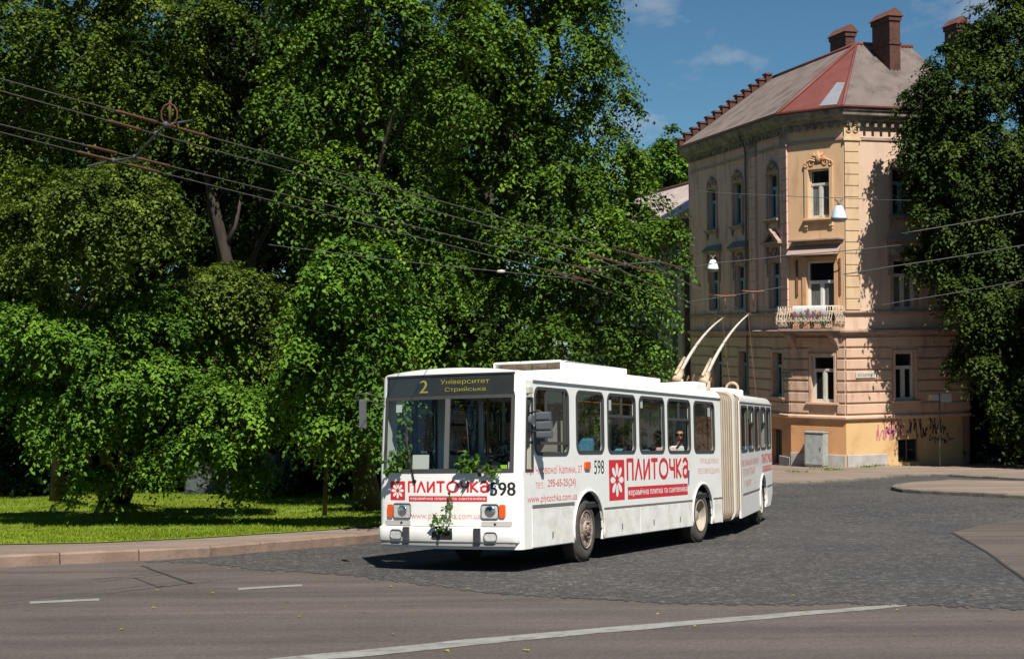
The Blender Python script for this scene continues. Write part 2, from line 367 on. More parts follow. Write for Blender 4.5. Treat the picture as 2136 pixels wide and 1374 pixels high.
def gask(mb, loop, inner, f, h0=-.012, h1=.02): mb.prism(loop, f, h0, h1, [inner])
def win_part(frame_f, a, b, z0, z1, kind, X=BUS, r=.12, mat=None):
    mb = MB(X); gask(mb, rrect(a, z0, b, z1, r + .03, 5), rrect(a + .05, z0 + .05, b - .05, z1 - .05, r - .02, 5), frame_f)
    if kind == 'slide':
        zb = z0 + (z1 - z0) * .60; um = a + (b - a) * .5
        mb.box((a + .03, .0, zb), (b - .03, .035, zb + .045), lambda u, h, w: frame_f(u, w, h - .008)); mb.box((um - .02, 0, zb + .04), (um + .02, .03, z1 - .03), lambda u, h, w: frame_f(u, w, h - .008))
    if kind == 'driver':
        zb = z0 + .17; um = a + .44
        mb.box((a + .03, 0, zb), (b - .03, .035, zb + .045), lambda u, h, w: frame_f(u, w, h - .008)); mb.box((um - .02, 0, zb + .04), (um + .02, .03, z1 - .03), lambda u, h, w: frame_f(u, w, h - .008))
        mb.box((b - .17, 0, zb + .04), (b - .13, .03, z1 - .03), lambda u, h, w: frame_f(u, w, h - .008))
    w = mb.build('window', mat or m_gask, bus)
    g = MB(X)
    if kind == 'slide':    # the rear upper slider is pushed open
        g.prism([(a + .04, z0 + .04), (b - .04, z0 + .04), (b - .04, zb), (um, zb), (um, z1 - .04), (a + .04, z1 - .04)], frame_f, .012, .014, caps=(1, 0))
    elif kind == 'driver':
        g.prism([(a + .04, z0 + .04), (b - .04, z0 + .04), (b - .04, z1 - .04), (um, z1 - .04), (um, zb), (a + .04, zb)], frame_f, .012, .014, caps=(1, 0))
    else: g.prism(rrect(a + .04, z0 + .04, b - .04, z1 - .04, r - .02, 5), frame_f, .012, .014, caps=(1, 0))
    g.build('pane', m_glass, w); return w
for a, b, k in WINS: win_part(sideN, a, b, 1.74 if k == 'driver' else ZW0, ZW1, k)
mb = BB(); mb.prism([(.27, 1.50), (.555, 1.50), (.57, 2.625), (.335, 2.625)], sideN, -.008, .02, [[(.31, 1.54), (.525, 1.54), (.54, 2.59), (.37, 2.59)]])
q = mb.build('quarter_window', m_gask, bus); g = BB(); g.prism([(.30, 1.53), (.53, 1.53), (.545, 2.60), (.36, 2.60)], sideN, .010, .012, caps=(1, 0)); g.build('pane', m_glass, q)
for a, b, z in FWIN:
    mb = BB(); mb.prism(rrect(a - .02, z - .02, b + .02, 2.76, .12, 4), sideF, -.01, .02, [rrect(a + .04, z + .04, b - .04, 2.70, .07, 4)])
    if z < 1: mb.box(((a + b) / 2 - .03, -.005, z), ((a + b) / 2 + .03, .03, 2.74), lambda u, h, w: sideF(u, w, h))
    w = mb.build('door' if z < 1 else 'window', m_gask, bus); g = BB(); g.prism(rrect(a, z, b, 2.74, .1, 4), sideF, .012, .014, caps=(1, 0)); g.build('pane', m_glass, w)
# windscreen
N2 = 14
def sheet(mb, v0, v1, z0, z1, off, n=12, m=4, z1f=None):
    return mb.grid([v0 + (v1 - v0) * i / n for i in range(n + 1)], [z0 + (z1 - z0) * i / m for i in range(m + 1)], lambda v, w: (uf(v, w) + off, v, w))
def strip(mb, v0, v1, z0, z1, h=.012, off=0, n=16):
    # a thin bowed bar standing h proud of the front
    vs_ = [v0 + (v1 - v0) * i / n for i in range(n + 1)]
    for zz, hh in (((z0, z0), (0, 1)), ((z0, z1), (1, 1)), ((z1, z1), (1, 0))):
        mb.grid(vs_, [0, 1], lambda v, t: (uf(v, zz[int(t)]) + off - h * hh[int(t)], v, zz[int(t)]), False)
    for v in (v0, v1): mb.add([(uf(v, z0) + off, v, z0), (uf(v, z0) + off - h, v, z0), (uf(v, z1) + off - h, v, z1), (uf(v, z1) + off, v, z1)], [(0, 1, 2, 3)])
    return mb
mb = BB()
strip(mb, WSV0 - .02, WSV1 + .02, WSZ0 - .02, WSZ0 + .035); strip(mb, WSV0 - .02, WSV1 + .02, WSZ1 - .02, WSZ1 + .03); strip(mb, WSV0 - .02, WSV0 + .035, WSZ0 + .035, WSZ1 - .02, n=1); strip(mb, WSV1 - .035, WSV1 + .02, WSZ0 + .035, WSZ1 - .02, n=1)
ws = mb.build('windscreen', m_gask, bus)
strip(BB(), 1.165, 1.245, WSZ0 + .035, WSZ1 - .02, .018, n=2).build('centre_bar', M('bar_grey', (.10, .10, .10), rough=.5), ws)
for a, b in ((WSV0, 1.205), (1.205, WSV1)): sheet(BB(), a, b, WSZ0, WSZ1, .006).build('pane', m_wsg, ws)
# destination display
mb = BB(); sheet(mb, DV0, DV1, DZ0, DZ1, .004, 16, 2); strip(mb, DV0 - .01, DV1 + .01, DZ0 - .012, DZ0 + .02, .01); strip(mb, DV0 - .01, DV1 + .01, DZ1 - .015, DZ1 + .012, .01)
for v in (DV0, DV1 - .025): strip(mb, v, v + .025, DZ0 + .02, DZ1 - .015, .01, n=1)
dsp = mb.build('destination_display', m_disp, bus)
fr = lambda off: (lambda x, y, h: (uf(-x, y) + off - h, -x, y))
def ftext(body_, x0, y0, x1, y1, mat, name, off=-.001, bold=0, parent=None):
    v0, w0 = front(x0, y1); v1, w1 = front(x1, y0); return text_mb(BB(), body_, fr(off), -v0, w0, -v1, w1, bold=bold).build(name, mat, parent or bus, fix=False)
ftext('2', 875, 793, 893, 820, m_led, 'route_number', .0, .02, dsp)
ftext('Університет', 919, 788, 1021, 804, m_led, 'destination_text', .0, 0, dsp); ftext('Стрийська', 928, 805, 1013, 819, m_led, 'destination_text', .0, 0, dsp)

# front lettering
def lf(x0, y0, x1, y1):
    (a, b), (c, d) = front(x0, y1), front(x1, y0); return -a, b, -c, d
def logo(f, x0, y0, x1, y1, name='logo'):
    mb = BB(); n = 5
    for i in range(n): 
        a, b = x0 + (x1 - x0) * i / n, x0 + (x1 - x0) * (i + 1) / n; mb.add([f(a, y0, .003), f(b, y0, .003), f(b, y1, .003), f(a, y1, .003)], [(0, 1, 2, 3)])
    o = mb.build(name, m_red, bus, fix=False); cx, cy = (x0 + x1) / 2, (y0 + y1) / 2; sx, sy = (x1 - x0) / 2, (y1 - y0) / 2
    pb = MB(mb.X)
    for k in range(8):
        t = math.pi * k / 4 + math.pi / 2; pts = []
        for i in range(14):
            q = 2 * math.pi * i / 14; a, b = .53 + .33 * math.cos(q), .155 * math.sin(q) * (1 + .25 * math.cos(q)); pts.append((cx + sx * .98 * (a * math.cos(t) - b * math.sin(t)), cy + sy * .98 * (a * math.sin(t) + b * math.cos(t))))
        pb.add([f(p[0], p[1], .006) for p in pts], [tuple(range(14))])
    pb.build('flower_emblem', m_white, o, fix=False)
    return o
LET = [(.55, [[(0, 0), (0, 1), (.55, 1), (.55, 0)]]), (.66, [[(0, 0), (.33, 1), (.66, 0)]]), (.55, [[(0, 1), (0, 0), (.55, 1), (.55, 0)]]), (.62, [[(0, 1), (.62, 1)], [(.31, 1), (.31, 0)]]),
       (.92, [[(.46 + .46 * math.cos(2 * math.pi * i / 28), .5 + .5 * math.sin(2 * math.pi * i / 28)) for i in range(29)]]), (.52, [[(0, 1), (0, .62), (.12, .48), (.52, .48)], [(.52, 1), (.52, 0)]]),
       (.52, [[(0, 0), (0, 1)], [(.5, 1), (.04, .5), (.52, 0)]]), (.52, [[(.04, .86), (.16, 1), (.38, 1), (.52, .84), (.52, 0)], [(.52, .56), (.2, .56), (.02, .42), (.02, .14), (.18, 0), (.36, .02), (.52, .2)]])]
def wordmark(f, x0, y0, x1, y1, mat, X=BUS):
    gap = .27; tot = sum(l[0] for l in LET) + gap * 7; k = (x1 - x0) / tot; hh = y1 - y0; mb = MB(X); x = x0; wd = .17; c = 0
    for lw, segs in LET:
        for pl in segs:
            for s in zip(pl, pl[1:]):
                c += 1; ex = .012 if len(pl) > 12 else .045; q = [(x + p[0] * k, y0 + (wd / 2 + p[1] * (1 - wd)) * hh) for p in s]
                (ax, ay), (bx, by) = q; ux, uy = (bx - ax) / k, (by - ay) / hh; l = math.hypot(ux, uy) or 1; ux /= l; uy /= l; hw = wd / 2
                P = [(ax - uy * hw * k - ux * ex * k, ay + ux * hw * hh - uy * ex * hh), (ax + uy * hw * k - ux * ex * k, ay - ux * hw * hh - uy * ex * hh), (bx + uy * hw * k + ux * ex * k, by - ux * hw * hh + uy * ex * hh), (bx - uy * hw * k + ux * ex * k, by + ux * hw * hh + uy * ex * hh)]
                mb.add([f(p[0], p[1], .003 + .0006 * (c % 5)) for p in P], [(0, 1, 2, 3)])
        x += (lw + gap) * k
    return mb.build('advert_wordmark', mat, bus, fix=False)
def redbar(f, x0, y0, x1, y1, X=BUS, txt='керамічна плитка та сантехніка', mat=m_red):
    mb = MB(X); n = 10
    for i in range(n):
        a, b = x0 + (x1 - x0) * i / n, x0 + (x1 - x0) * (i + 1) / n; mb.add([f(a, y0, .003), f(b, y0, .003), f(b, y1, .003), f(a, y1, .003)], [(0, 1, 2, 3)])
    o = mb.build('advert_strip', mat, bus, fix=False); h = y1 - y0
    text_mb(MB(X), txt, f, x0 + .03, y0 + h * .16, x1 - .03, y1 - h * .14, depth=.0055, bold=.012).build('advert_text', m_white, o, fix=False)
F0 = fr(0)
logo(F0, *lf(815, 1003, 845, 1042)); wordmark(F0, *lf(853, 1002, 1017, 1027), m_red)
a, b, c, d = lf(853, 1034, 1016, 1045); redbar(F0, a, b, c, d)
ftext('598', 1023, 1005, 1075, 1033, m_num, 'fleet_number', -.001, .03)
ftext('www.plytochka.com.ua', 858, 1069, 1004, 1084, m_fade, 'web_address', -.001, 0)
# side lettering
SD = lambda a, b, h: (a, -h, b)
def stext(t, u0, w0, u1, w1, mat, name, bold=0, X=BUS): return text_mb(MB(X), t, SD, u0, w0, u1, w1, depth=.003, bold=bold).build(name, mat, bus, fix=False)
logo(SD, 3.47, .97, 4.15, 1.66); wordmark(SD, 4.29, 1.285, 7.33, 1.685, m_red); redbar(SD, 4.29, .97, 7.33, 1.185)
stext('598', 2.85, 1.43, 3.26, 1.66, m_num, 'fleet_number', .0)
stext('пр. Червоної Калини, 37', .33, 1.43, 2.36, 1.59, m_pink, 'advert_address'); stext('тел.', .62, 1.24, .92, 1.34, m_fade, 'advert_address'); stext('295-65-25(24)', 1.05, 1.23, 2.1, 1.375, m_pink, 'advert_phone', .01)
stext('www.plytochka.com.ua', .34, 1.0, 2.14, 1.15, m_pink, 'web_address')
stext('ПРАЦЮЄМО', 8.08, 1.54, 9.2, 1.66, m_fade, 'advert_text'); stext('БЕЗ ВИХІДНИХ', 7.96, 1.34, 9.26, 1.465, m_fade, 'advert_text')

# bumper with lamps
def fbox(mb, v0, v1, z0, z1, h, off=0, n=12): return strip(mb, v0, v1, z0, z1, h, off, n)
mb = BB()
vb = [.035, .05, .08, .12] + [.12 + 2.26 * i / 20 for i in range(1, 20)] + [2.38, 2.42, 2.45, 2.465]
prof = [(.03, .685), (-.055, .675), (-.07, .65), (-.07, .47), (-.05, .445), (.05, .43)]
mb.grid(vb, list(range(len(prof))), lambda v, i: (uf(v, .6) + prof[i][0] + (.08 if v in (.035, 2.465) else 0), v, prof[i][1]))
bmp = mb.build('bumper', m_white, bus)
mb = BB(); strip(mb, .08, 2.42, .40, .445, .045, 0); mb.build('bumper_edge', M('scuffed_grey', (.30, .29, .27), rough=.7), bmp)
strip(BB(), .02, 2.48, .675, .692, .004).build('seam', m_grey, bus)
def lampbox(px0, py0, px1, py1): (a, b), (c, d) = front(px0, py1), front(px1, py0); return c, b, a, d
for p in ((846, 1099, 859, 1123), (993, 1102, 1007, 1127)):
    v0, z0, v1, z1 = lampbox(*p); fbox(BB(), v0, v1, z0 - .03, z1 + .01, .085, -.01, 2).build('bumper_block', m_dark, bmp, bevel=.01)
def rlens(name, mat, par, box, h0, h1, r=.04, bez=None):
    v0, z0, v1, z1 = box; mb = BB(); mb.prism(rrect(v0, z0, v1, z1, r), lambda a, b, h: (uf(a, b) - h, a, b), h0, h1); o = mb.build(name, mat, par)
    if bez:
        e = .011; mb = BB(); mb.prism(rrect(v0 - e, z0 - e, v1 + e, z1 + e, r + e), lambda a, b, h: (uf(a, b) - h, a, b), h0, h1 + .012, [rrect(v0, z0, v1, z1, r)]); mb.build('bezel', bez, o)
    return o
for p in ((821, 1104, 843, 1121), (1016, 1110, 1041, 1127)): rlens('fog_lamp', m_lens, bmp, lampbox(*p), .05, .08, .045, m_chrome)
for p in ((823, 1050, 857, 1078), (1006, 1052, 1040, 1080)):
    o = rlens('headlight', m_lens, bus, lampbox(*p), -.02, .012, .03, m_chrome); v0, z0, v1, z1 = lampbox(*p)
    g = BB(); g.ball(((v0 + v1) / 2, (z0 + z1) / 2, 0), (.09, .085, .02), 14, lambda a, b, h: (uf(a, b) - .014 - h * .6, a, b)); g.build('reflector', m_chrome, o)
for p in ((810, 1051, 821, 1077), (1043, 1052, 1055, 1079)): rlens('indicator', m_orange, bus, lampbox(*p), -.005, .03, .025)
v0, z0, v1, z1 = lampbox(906, 1108, 948, 1124); mb = BB(); mb.prism(rrect(v0, z0, v1, z1, .02), lambda a, b, h: (uf(a, b) - h, a, b), .05, .074); mb.build('plate_recess', m_black, bmp)
mb = BB(); mb.prism(rrect(v0 + .18, z0 + .012, v1 - .015, z1 - .012, .008), lambda a, b, h: (uf(a, b) - h, a, b), .07, .08); mb.build('dark_plate', m_dark, bmp)
for p in ((838, 1089), (1033, 1093)): v, w = front(*p); mb = BB(); mb.lathe([(.0, .012), (.02, .012), (.02, 0)], lambda x, y, h: (uf(v, w) - h, v + x, w + y), 12); mb.build('tow_hole', m_black, bus)
for v0, v1 in ((.14, .62), (1.86, 2.36)): fbox(BB(), v0, v1, .70, .765, .006, 0, 4).build('grey_patch', M('grey_patch', (.42, .40, .37), rough=.6), bus)
# wipers
for x0, y0, x1, y1 in ((866, 1003, 842, 878), (1002, 990, 962, 930)):
    v0, w0 = front(x0, y0); v1, w1 = front(x1, y1); mb = BB()
    mb.tube([(uf(v0 + (v1 - v0) * t, w0 + (w1 - w0) * t) - .03, v0 + (v1 - v0) * t, w0 + (w1 - w0) * t) for t in (0, .3, .6, .8)], .012); mb.tube([(uf(v1, w) - .018, v0 + (v1 - v0) * (.45 + .2 * (w - w0) / .6), w) for w in (w0 + .12, w0 + .5, w0 + .85)], .01)
    mb.tube([(uf(v0, w0) - .03, v0, w0), (uf(v0, w0) + .02, v0, w0)], .025, 10); mb.build('wiper', m_black, bus)
# cards behind the windscreen
def card(px0, py0, px1, py1, mat, name='card', tilt=0):
    v0, z0, v1, z1 = lampbox(px0, py0, px1, py1); mb = BB(); mb.prism([(v0, z0), (v1, z0 + tilt), (v1, z1 + tilt), (v0, z1)], lambda a, b, h: (uf(a, b) + .03 + h, a, b), 0, .004); return mb.build(name, mat, bus)
card(824, 835, 837, 860, m_card); c = card(858, 948, 893, 980, m_card, 'route_card'); card(1042, 969, 1056, 977, m_lime); card(1058, 963, 1069, 979, m_card)
# trims on the side
def sbar(u0, u1, w0, w1, h, mat, name, X=BUS, n0=0): mb = MB(X); mb.box((u0, -h, w0), (u1, .01, w1)); return mb.build(name, mat, bus)
gut = BB(); gut.box((.56, -.02, 2.868), (9.38, .02, 2.895)); gut.build('gutter', m_grey, bus)
sbar(.5, 2.02, .955, 1.0, .014, m_fgrey, 'trim_strip'); sbar(3.24, 7.58, .835, .865, .012, m_grey, 'trim_strip'); sbar(8.83, 9.38, .835, .865, .012, m_grey, 'trim_strip')
for u0, u1, z1 in ((.49, 1.985, .94), (3.25, 4.84, .82), (4.86, 6.2, .82), (6.22, 7.58, .82), (8.83, 9.36, .82)):
    mb = BB(); mb.prism(rrect(u0, .36, u1, z1, .015, 2), SD, .0, .008); pn = mb.build('skirt_panel', m_skirt, bus, bevel=.004)
    if u1 - u0 > 1:
        um = u0 + (u1 - u0) * .47; mb = BB(); mb.prism(rrect(um - .015, .47, um + .015, .57, .012, 3), SD, .006, .018); mb.build('latch', m_grey, pn)
for cx in WB:
    mb = BB(); pa = arch(cx, .615, .55, .36, 20); mb.tube([(a, -.004, b) for a, b in pa], .022, 6); mb.build('arch_lip', m_skirt, bus)
    mb = BB(); mb.grid(range(21), [.03, .55], lambda i, v: (arch(cx, .60, .55, .36, 20)[i][0], v, arch(cx, .60, .55, .36, 20)[i][1])); mb.prism(circ(cx, .62, .60, 20), sideN, .5, .55); mb.build('wheel_well', m_black, bus)
rl = BB(); rl.prism(rrect(2.43, 1.515, 2.64, 1.635, .03), SD, 0, .035); rl.build('side_indicator', m_orange, bus, bevel=.01)
mb = BB(); mb.box((.33, -.05, 2.68), (.48, .01, 2.78)); mb.box((.36, -.045, 2.62), (.46, .0, 2.68)); mb.build('marker_lamp', M('marker', (.45, .42, .36), rough=.5), bus, bevel=.01)
# underbody, floor, ceiling, inside
mb = BB(); mb.box((.35, .5, .42), (9.3, 2.0, .9)); mb.box((.3, .05, .88), (9.38, 2.45, .95)); mb.build('underbody', m_black, bus)
mb = BB(); mb.box((.35, .05, .951), (9.38, 2.45, .97)); mb.build('floor', m_floor, bus)
mb = BB(); mb.box((.5, .08, 2.86), (9.38, 2.42, 2.88)); mb.build('ceiling', m_inner, bus)
mb = BB(); mb.box((.3, .05, .97), (.34, 2.45, 1.47)); mb.box((.30, .12, 1.38), (.75, 2.38, 1.44)); mb.box((.55, .35, 1.42), (.78, 1.1, 1.6)); mb.build('dashboard', m_dark, bus, bevel=.015)
mb = BB(); cw = Vector((.88, .68, 1.63)); ax = Vector((-.5, 0, .86)); e1 = Vector((0, 1, 0)); e2 = ax.cross(e1)
mb.tube([cw + (e1 * math.cos(t) + e2 * math.sin(t)) * .24 for t in [2 * math.pi * i / 24 for i in range(25)]], .016, 8, False)
for t in (R(90), R(210), R(330)): mb.tube([cw, cw + (e1 * math.cos(t) + e2 * math.sin(t)) * .24], .014)
mb.tube([cw, cw - ax * .35], .03); mb.build('steering_wheel', m_black, bus)
mb = BB(); mb.box((1.95, .06, .97), (1.98, 1.25, 2.3)); mb.box((1.95, .06, 2.3), (1.98, .1, 2.86)); mb.box((1.95, 1.2, 2.3), (1.98, 1.25, 2.86)); mb.build('partition', m_inner, bus)
mb = BB(); mb.box((.98, .5, 1.36), (1.42, .95, 1.46)); mb.box((1.40, .5, 1.42), (1.52, .95, 2.05)); mb.build('driver_seat', m_cream, bus, bevel=.04)
mb = BB(); mb.box((1.0, .07, 1.70), (1.35, .12, 1.80)); mb.build('book', M('brown_book', (.35, .12, .05), rough=.7), bus)
mb = BB(); mb.box((1.42, .07, 1.70), (1.72, .10, 1.80)); mb.build('leaflet', M('blue_leaflet', (.12, .35, .6), (.7, .75, .8), scale=9, rough=.6), bus)
def seat(u, v0, top=2.0, X=BUS):
    mb = MB(X); zs = top - .58
    mb.rbox((u - .42, v0, zs - .06), (u + .02, v0 + .42, zs), .02); mb.prism([(u - .02, zs), (u + .04, zs), (u + .12, top - .05), (u + .11, top), (u + .06, top), (u + .04, top - .04)], lambda a, b, h: (a, h, b), v0 + .02, v0 + .40)
    mb.tube([(u - .2, v0 + .21, zs - .05), (u - .2, v0 + .21, .97)], .03); return mb.build('seat', m_seat, bus, bevel=.012)
for u, v, t in ((3.25, .2, 2.03), (3.25, .66, 2.03), (4.95, .2, 1.86), (4.95, .66, 1.86), (5.85, .2, 1.84), (5.85, .66, 1.84), (7.15, .12, 1.70), (7.93, .12, 1.74), (8.35, .25, 1.86), (3.9, 1.9, 1.95), (6.9, 1.9, 1.95), (7.6, 1.9, 1.95)): seat(u, v, t)
for u, v in ((2.45, .8), (4.12, .8), (4.05, .55), (5.6, .62), (6.9, .8), (8.4, .8), (2.4, 1.75), (4.8, 1.75), (6.4, 1.75), (7.6, 1.75)):
    mb = BB(); mb.tube([(u, v, .97), (u, v, 2.86)], .019, 8); mb.build('handrail', m_yel, bus)
mb = BB(); mb.tube([(2.2, .6, 2.68), (9.2, .6, 2.68)], .016); mb.tube([(2.2, 1.85, 2.68), (9.2, 1.85, 2.68)], .016); mb.build('handrail', m_yel, bus)
for u, w in ((3.52, 2.50), (3.47, 2.28), (4.98, 2.58), (8.66, 2.50)):
    mb = BB(); k = .06 if w == 2.28 else .09; mb.box((u, -.002 + .02, w), (u + k * 1.5, .023, w + k * 2)); mb.build('notice', m_card, bus)

# roof equipment
mb = BB(); mb.box((2.62, .5, 3.03), (7.7, 2.0, 3.09)); rc = mb.build('roof_base', m_roofw, bus)
mb = BB(); mb.box((3.05, .55, 3.09), (5.7, 1.85, 3.34)); mb.box((2.8, .55, 3.09), (3.05, .58, 3.34)); mb.box((2.8, 1.82, 3.09), (3.05, 1.85, 3.34)); mb.box((2.8, .58, 3.315), (3.05, 1.82, 3.34)); mb.box((2.8, .58, 3.09), (3.05, 1.82, 3.19))
eq = mb.build('roof_box', m_roofw, bus, bevel=.012); mb = BB(); mb.box((3.035, .59, 3.195), (3.046, 1.81, 3.31)); [mb.box((2.99, .62 + .3 * i, 3.195), (3.01, .64 + .3 * i, 3.31)) for i in range(5)]; mb.build('grille', m_rust, eq)
mb = BB(); mb.box((5.702, .6, 3.09), (7.55, 1.9, 3.24)); mb.build('roof_box', m_roofw, bus, bevel=.015)
for u in (.0, .5): mb = BB(); mb.box((4.3 + u * 5, .4, 3.07), (4.34 + u * 5, .52, 3.075)); mb.build('roof_seam', m_grey, bus)

# wheels
def wheel(X, u, dish, steer=0, far=False):
    sg = -1 if far else 1; v0 = 2.40 if far else .06
    c = math.cos(steer); s = math.sin(steer)
    def f(x, y, h): # h = depth inward
        return (u + x * c + h * s, v0 + sg * (h * c - x * s), .53 + y)
    t = MB(X); t.lathe([(.30, .02), (.33, .0), (.40, -.01), (.47, .005), (.512, .04), (.528, .07), (.53, .15), (.53, .22), (.512, .27), (.4, .30), (.3, .28)], f, 48)
    r = 0
    for k in range(72): # tread blocks
        a = 2 * math.pi * k / 72; b = a + 2 * math.pi / 150
        for h0, h1 in ((.05, .11), (.12, .18), (.19, .25)):
            t.add([f(.529 * math.cos(q), .529 * math.sin(q), h) for q in (a, b) for h in (h0, h1)] + [f(.537 * math.cos(q), .537 * math.sin(q), h) for q in (a, b) for h in (h0, h1)], [(4, 5, 7, 6), (0, 1, 5, 4), (2, 6, 7, 3), (0, 4, 6, 2), (1, 3, 7, 5)])
    w = t.build('wheel', m_tyre, bus)
    m = MB(X)
    if dish: # deep rear rim
        m.lathe([(.31, .0), (.315, -.012), (.295, -.01), (.285, .05), (.27, .14), (.24, .165), (.12, .17), (.115, .10), (.09, .07), (0, .065)], f, 36)
        for k in range(10): a = 2 * math.pi * k / 10; m.lathe([(.0, .14), (.018, .14), (.018, .17)], lambda x, y, h: f(.17 * math.cos(a) + x, .17 * math.sin(a) + y, h), 8)
        m.build('rim', m_rimd, w)
    else:
        m.lathe([(.31, .0), (.315, -.012), (.295, -.012), (.285, .04)], f, 36)
        m.lathe([(.285, .045), (.265, .03)], f, 36)
        m.prism(circ(0, 0, .268, 36), f, .0, .03, [circ(.205 * math.cos(2 * math.pi * k / 8 + .3), .205 * math.sin(2 * math.pi * k / 8 + .3), .032, 10) for k in range(8)] + [circ(0, 0, .15, 24)])
        m.lathe([(.15, .0), (.145, -.03), (.13, -.035), (.115, -.02), (.10, .03), (.085, .05), (.08, -.03), (.07, -.06), (.04, -.065), (0, -.065)], f, 28)
        for k in range(10): a = 2 * math.pi * k / 10; m.lathe([(.0, -.055), (.013, -.055), (.014, -.03)], lambda x, y, h: f(.13 * math.cos(a) + x, .13 * math.sin(a) + y, h), 8)
        m.build('rim', m_rim, w); b = MB(X); b.lathe([(.285, .08), (0, .08)], f, 24); b.build('brake_drum', m_black, w)
wheel(BUS, WB[0], False, R(-5)); wheel(BUS, WB[1], True); wheel(BUS, WB[0], False, R(5), True); wheel(BUS, WB[1], True, 0, True)
wheel(REAR, 3.89, True); wheel(REAR, 3.89, True, 0, True)

# bellows
Ti = BUS.inverted() @ REAR
ring = [(p[0], p[1]) for p in rrect(.0, .36, 2.5, 3.04, .2, 6)]; NR = len(ring); mb = BB(); NS = 19; st = []
for i in range(NS):
    t = i / (NS - 1); k = 1.0 - (.055 if i % 2 else 0)
    for v, w in ring + ring[:1]:
        vv = 1.25 + (v - 1.25) * k; ww = 1.66 + (w - 1.66) * (1 - (1 - k) * .8)
        st.append(Vector((9.39, vv, ww)).lerp(Ti @ Vector((.02, vv, ww)), t))
m_ = NR + 1
mb.add(st, [(i * m_ + j, (i + 1) * m_ + j, (i + 1) * m_ + j + 1, i * m_ + j + 1) for i in range(NS - 1) for j in range(NR)], False); bl = mb.build('bellows', m_bell, bus)
m_pleat = M('pleat_shade_brown', (.24, .17, .11), rough=.8)  # shade of the pleats put into the colour of strips along the folds
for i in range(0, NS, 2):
    if i not in (12,): rb_ = BB(); rb_.tube([st[i * m_ + j] for j in range(m_)], .013, 5); rb_.build('pleat_shade_strip', m_pleat, bl)
mb = BB(); st = []
for t in (.60, .60, .68, .68):
    k = 1.03 if len(st) // m_ in (1, 2) else .96
    st += [Vector((9.39, 1.25 + (v - 1.25) * k, 1.66 + (w - 1.66) * k)).lerp(Ti @ Vector((.02, 1.25 + (v - 1.25) * k, 1.66 + (w - 1.66) * k)), t) for v, w in ring + ring[:1]]
mb.add(st, [(i * m_ + j, (i + 1) * m_ + j, (i + 1) * m_ + j + 1, i * m_ + j + 1) for i in range(3) for j in range(NR)]); mb.build('hoop', m_bellr, bl)

# rear unit
RL = 5.8; RA = 3.89
RW = [(.15, 1.2), (1.3, 2.33), (2.43, 3.46), (3.56, 4.6), (4.7, 5.62)]
mb = RB(); ro = [(0, .35)] + arch(RA) + [(5.3, .35), (5.75, .62), (RL, 1.4), (RL, 2.87), (0, 2.87)]
mb.prism(ro, sideN, 0, .045, [rrect(a + .03, ZW0 + .03, b - .03, ZW1 - .03, .1, 4) for a, b in RW])
rof = [(0, .35), (5.3, .35), (5.75, .62), (RL, 1.4), (RL, 2.87), (0, 2.87)]
mb.prism(rof, sideF, 0, .045, [rrect(a + .03, (.8 if i in (1, 3) else ZW0) + .03, b - .03, ZW1 - .03, .1, 4) for i, (a, b) in enumerate(RW)])
mb.grid([0, 1, 3, RL - .15, RL - .04, RL], vsx, lambda u, v: (u, v, rw(v) - (.10 if u >= RL else .03 if u > RL - .05 else 0)))
mb.grid([.05, 2.45], [.62, 1.4, 1.7], lambda v, w: (5.72 if w < 1 else RL - .02, v, w)); mb.grid([.05, .3, 2.2, 2.45], [1.7, 2.6, 2.95], lambda v, w: (RL - .02, v, w), False, lambda i, j: i == 1 and j == 0)
mb.build('rear_body', m_white, bus, bevel=.006)
for i, (a, b) in enumerate(RW): win_part(sideN, a, b, ZW0, ZW1, 'slide' if i in (1, 3) else 'plain', REAR, .1)
mb = RB(); mb.box((0, .05, .88), (RL - .1, 2.45, .96)); mb.box((.2, .5, .42), (5.2, 2.0, .9)); mb.build('rear_floor', m_floor, bus)
mb = RB(); mb.box((0, .08, 2.86), (RL - .1, 2.42, 2.88)); mb.build('ceiling', m_inner, bus)
mb = RB(); mb.box((0, -.02, 2.868), (RL - .02, .02, 2.9)); mb.build('gutter', m_skirt, bus)
mb = RB(); mb.box((.3, -.012, .835), (3.25, .01, .865)); mb.box((4.55, -.012, .835), (5.72, .01, .865)); mb.build('trim_strip', m_grey, bus)
mb = RB(); pa = arch(RA, .615, .55, .36, 20); mb.tube([(a, -.004, b) for a, b in pa], .022, 6); mb.build('arch_lip', m_skirt, bus)
mb = RB(); mb.prism(circ(RA, .62, .60, 20), sideN, .5, .55); mb.grid(range(21), [.03, .55], lambda i, v: (arch(RA, .60, .55, .36, 20)[i][0], v, arch(RA, .60, .55, .36, 20)[i][1])); mb.build('wheel_well', m_black, bus)
for u, v in ((1.0, .25), (2.2, .25), (3.2, .25), (4.4, .25)): seat(u, v, 1.86, REAR)
for u in (.6, 2.3, 4.5): mb = RB(); mb.tube([(u, .8, .97), (u, .8, 2.86)], .019, 8); mb.build('handrail', m_yel, bus)
for u in (.2, 1.4, 2.5): 
    if u < 2: mb = RB(); mb.box((u + .1, .018, 2.5), (u + .25, .021, 2.7)); mb.build('notice', m_card, bus)
stext('ВЕЛИКИЙ ВИБІР', .25, 1.46, 3.1, 1.63, m_fade, 'advert_text', .02, REAR); stext('ПЛИТКИ', .35, 1.24, 2.4, 1.40, m_fade, 'advert_text', .01, REAR); stext('У ЛЬВОВІ', .5, 1.0, 1.7, 1.14, m_fade, 'advert_text', 0, REAR)
wordmark(SD, 3.75, 1.42, 5.68, 1.66, m_pink, REAR); redbar(SD, 3.85, 1.22, 5.68, 1.36, REAR, mat=m_pink)
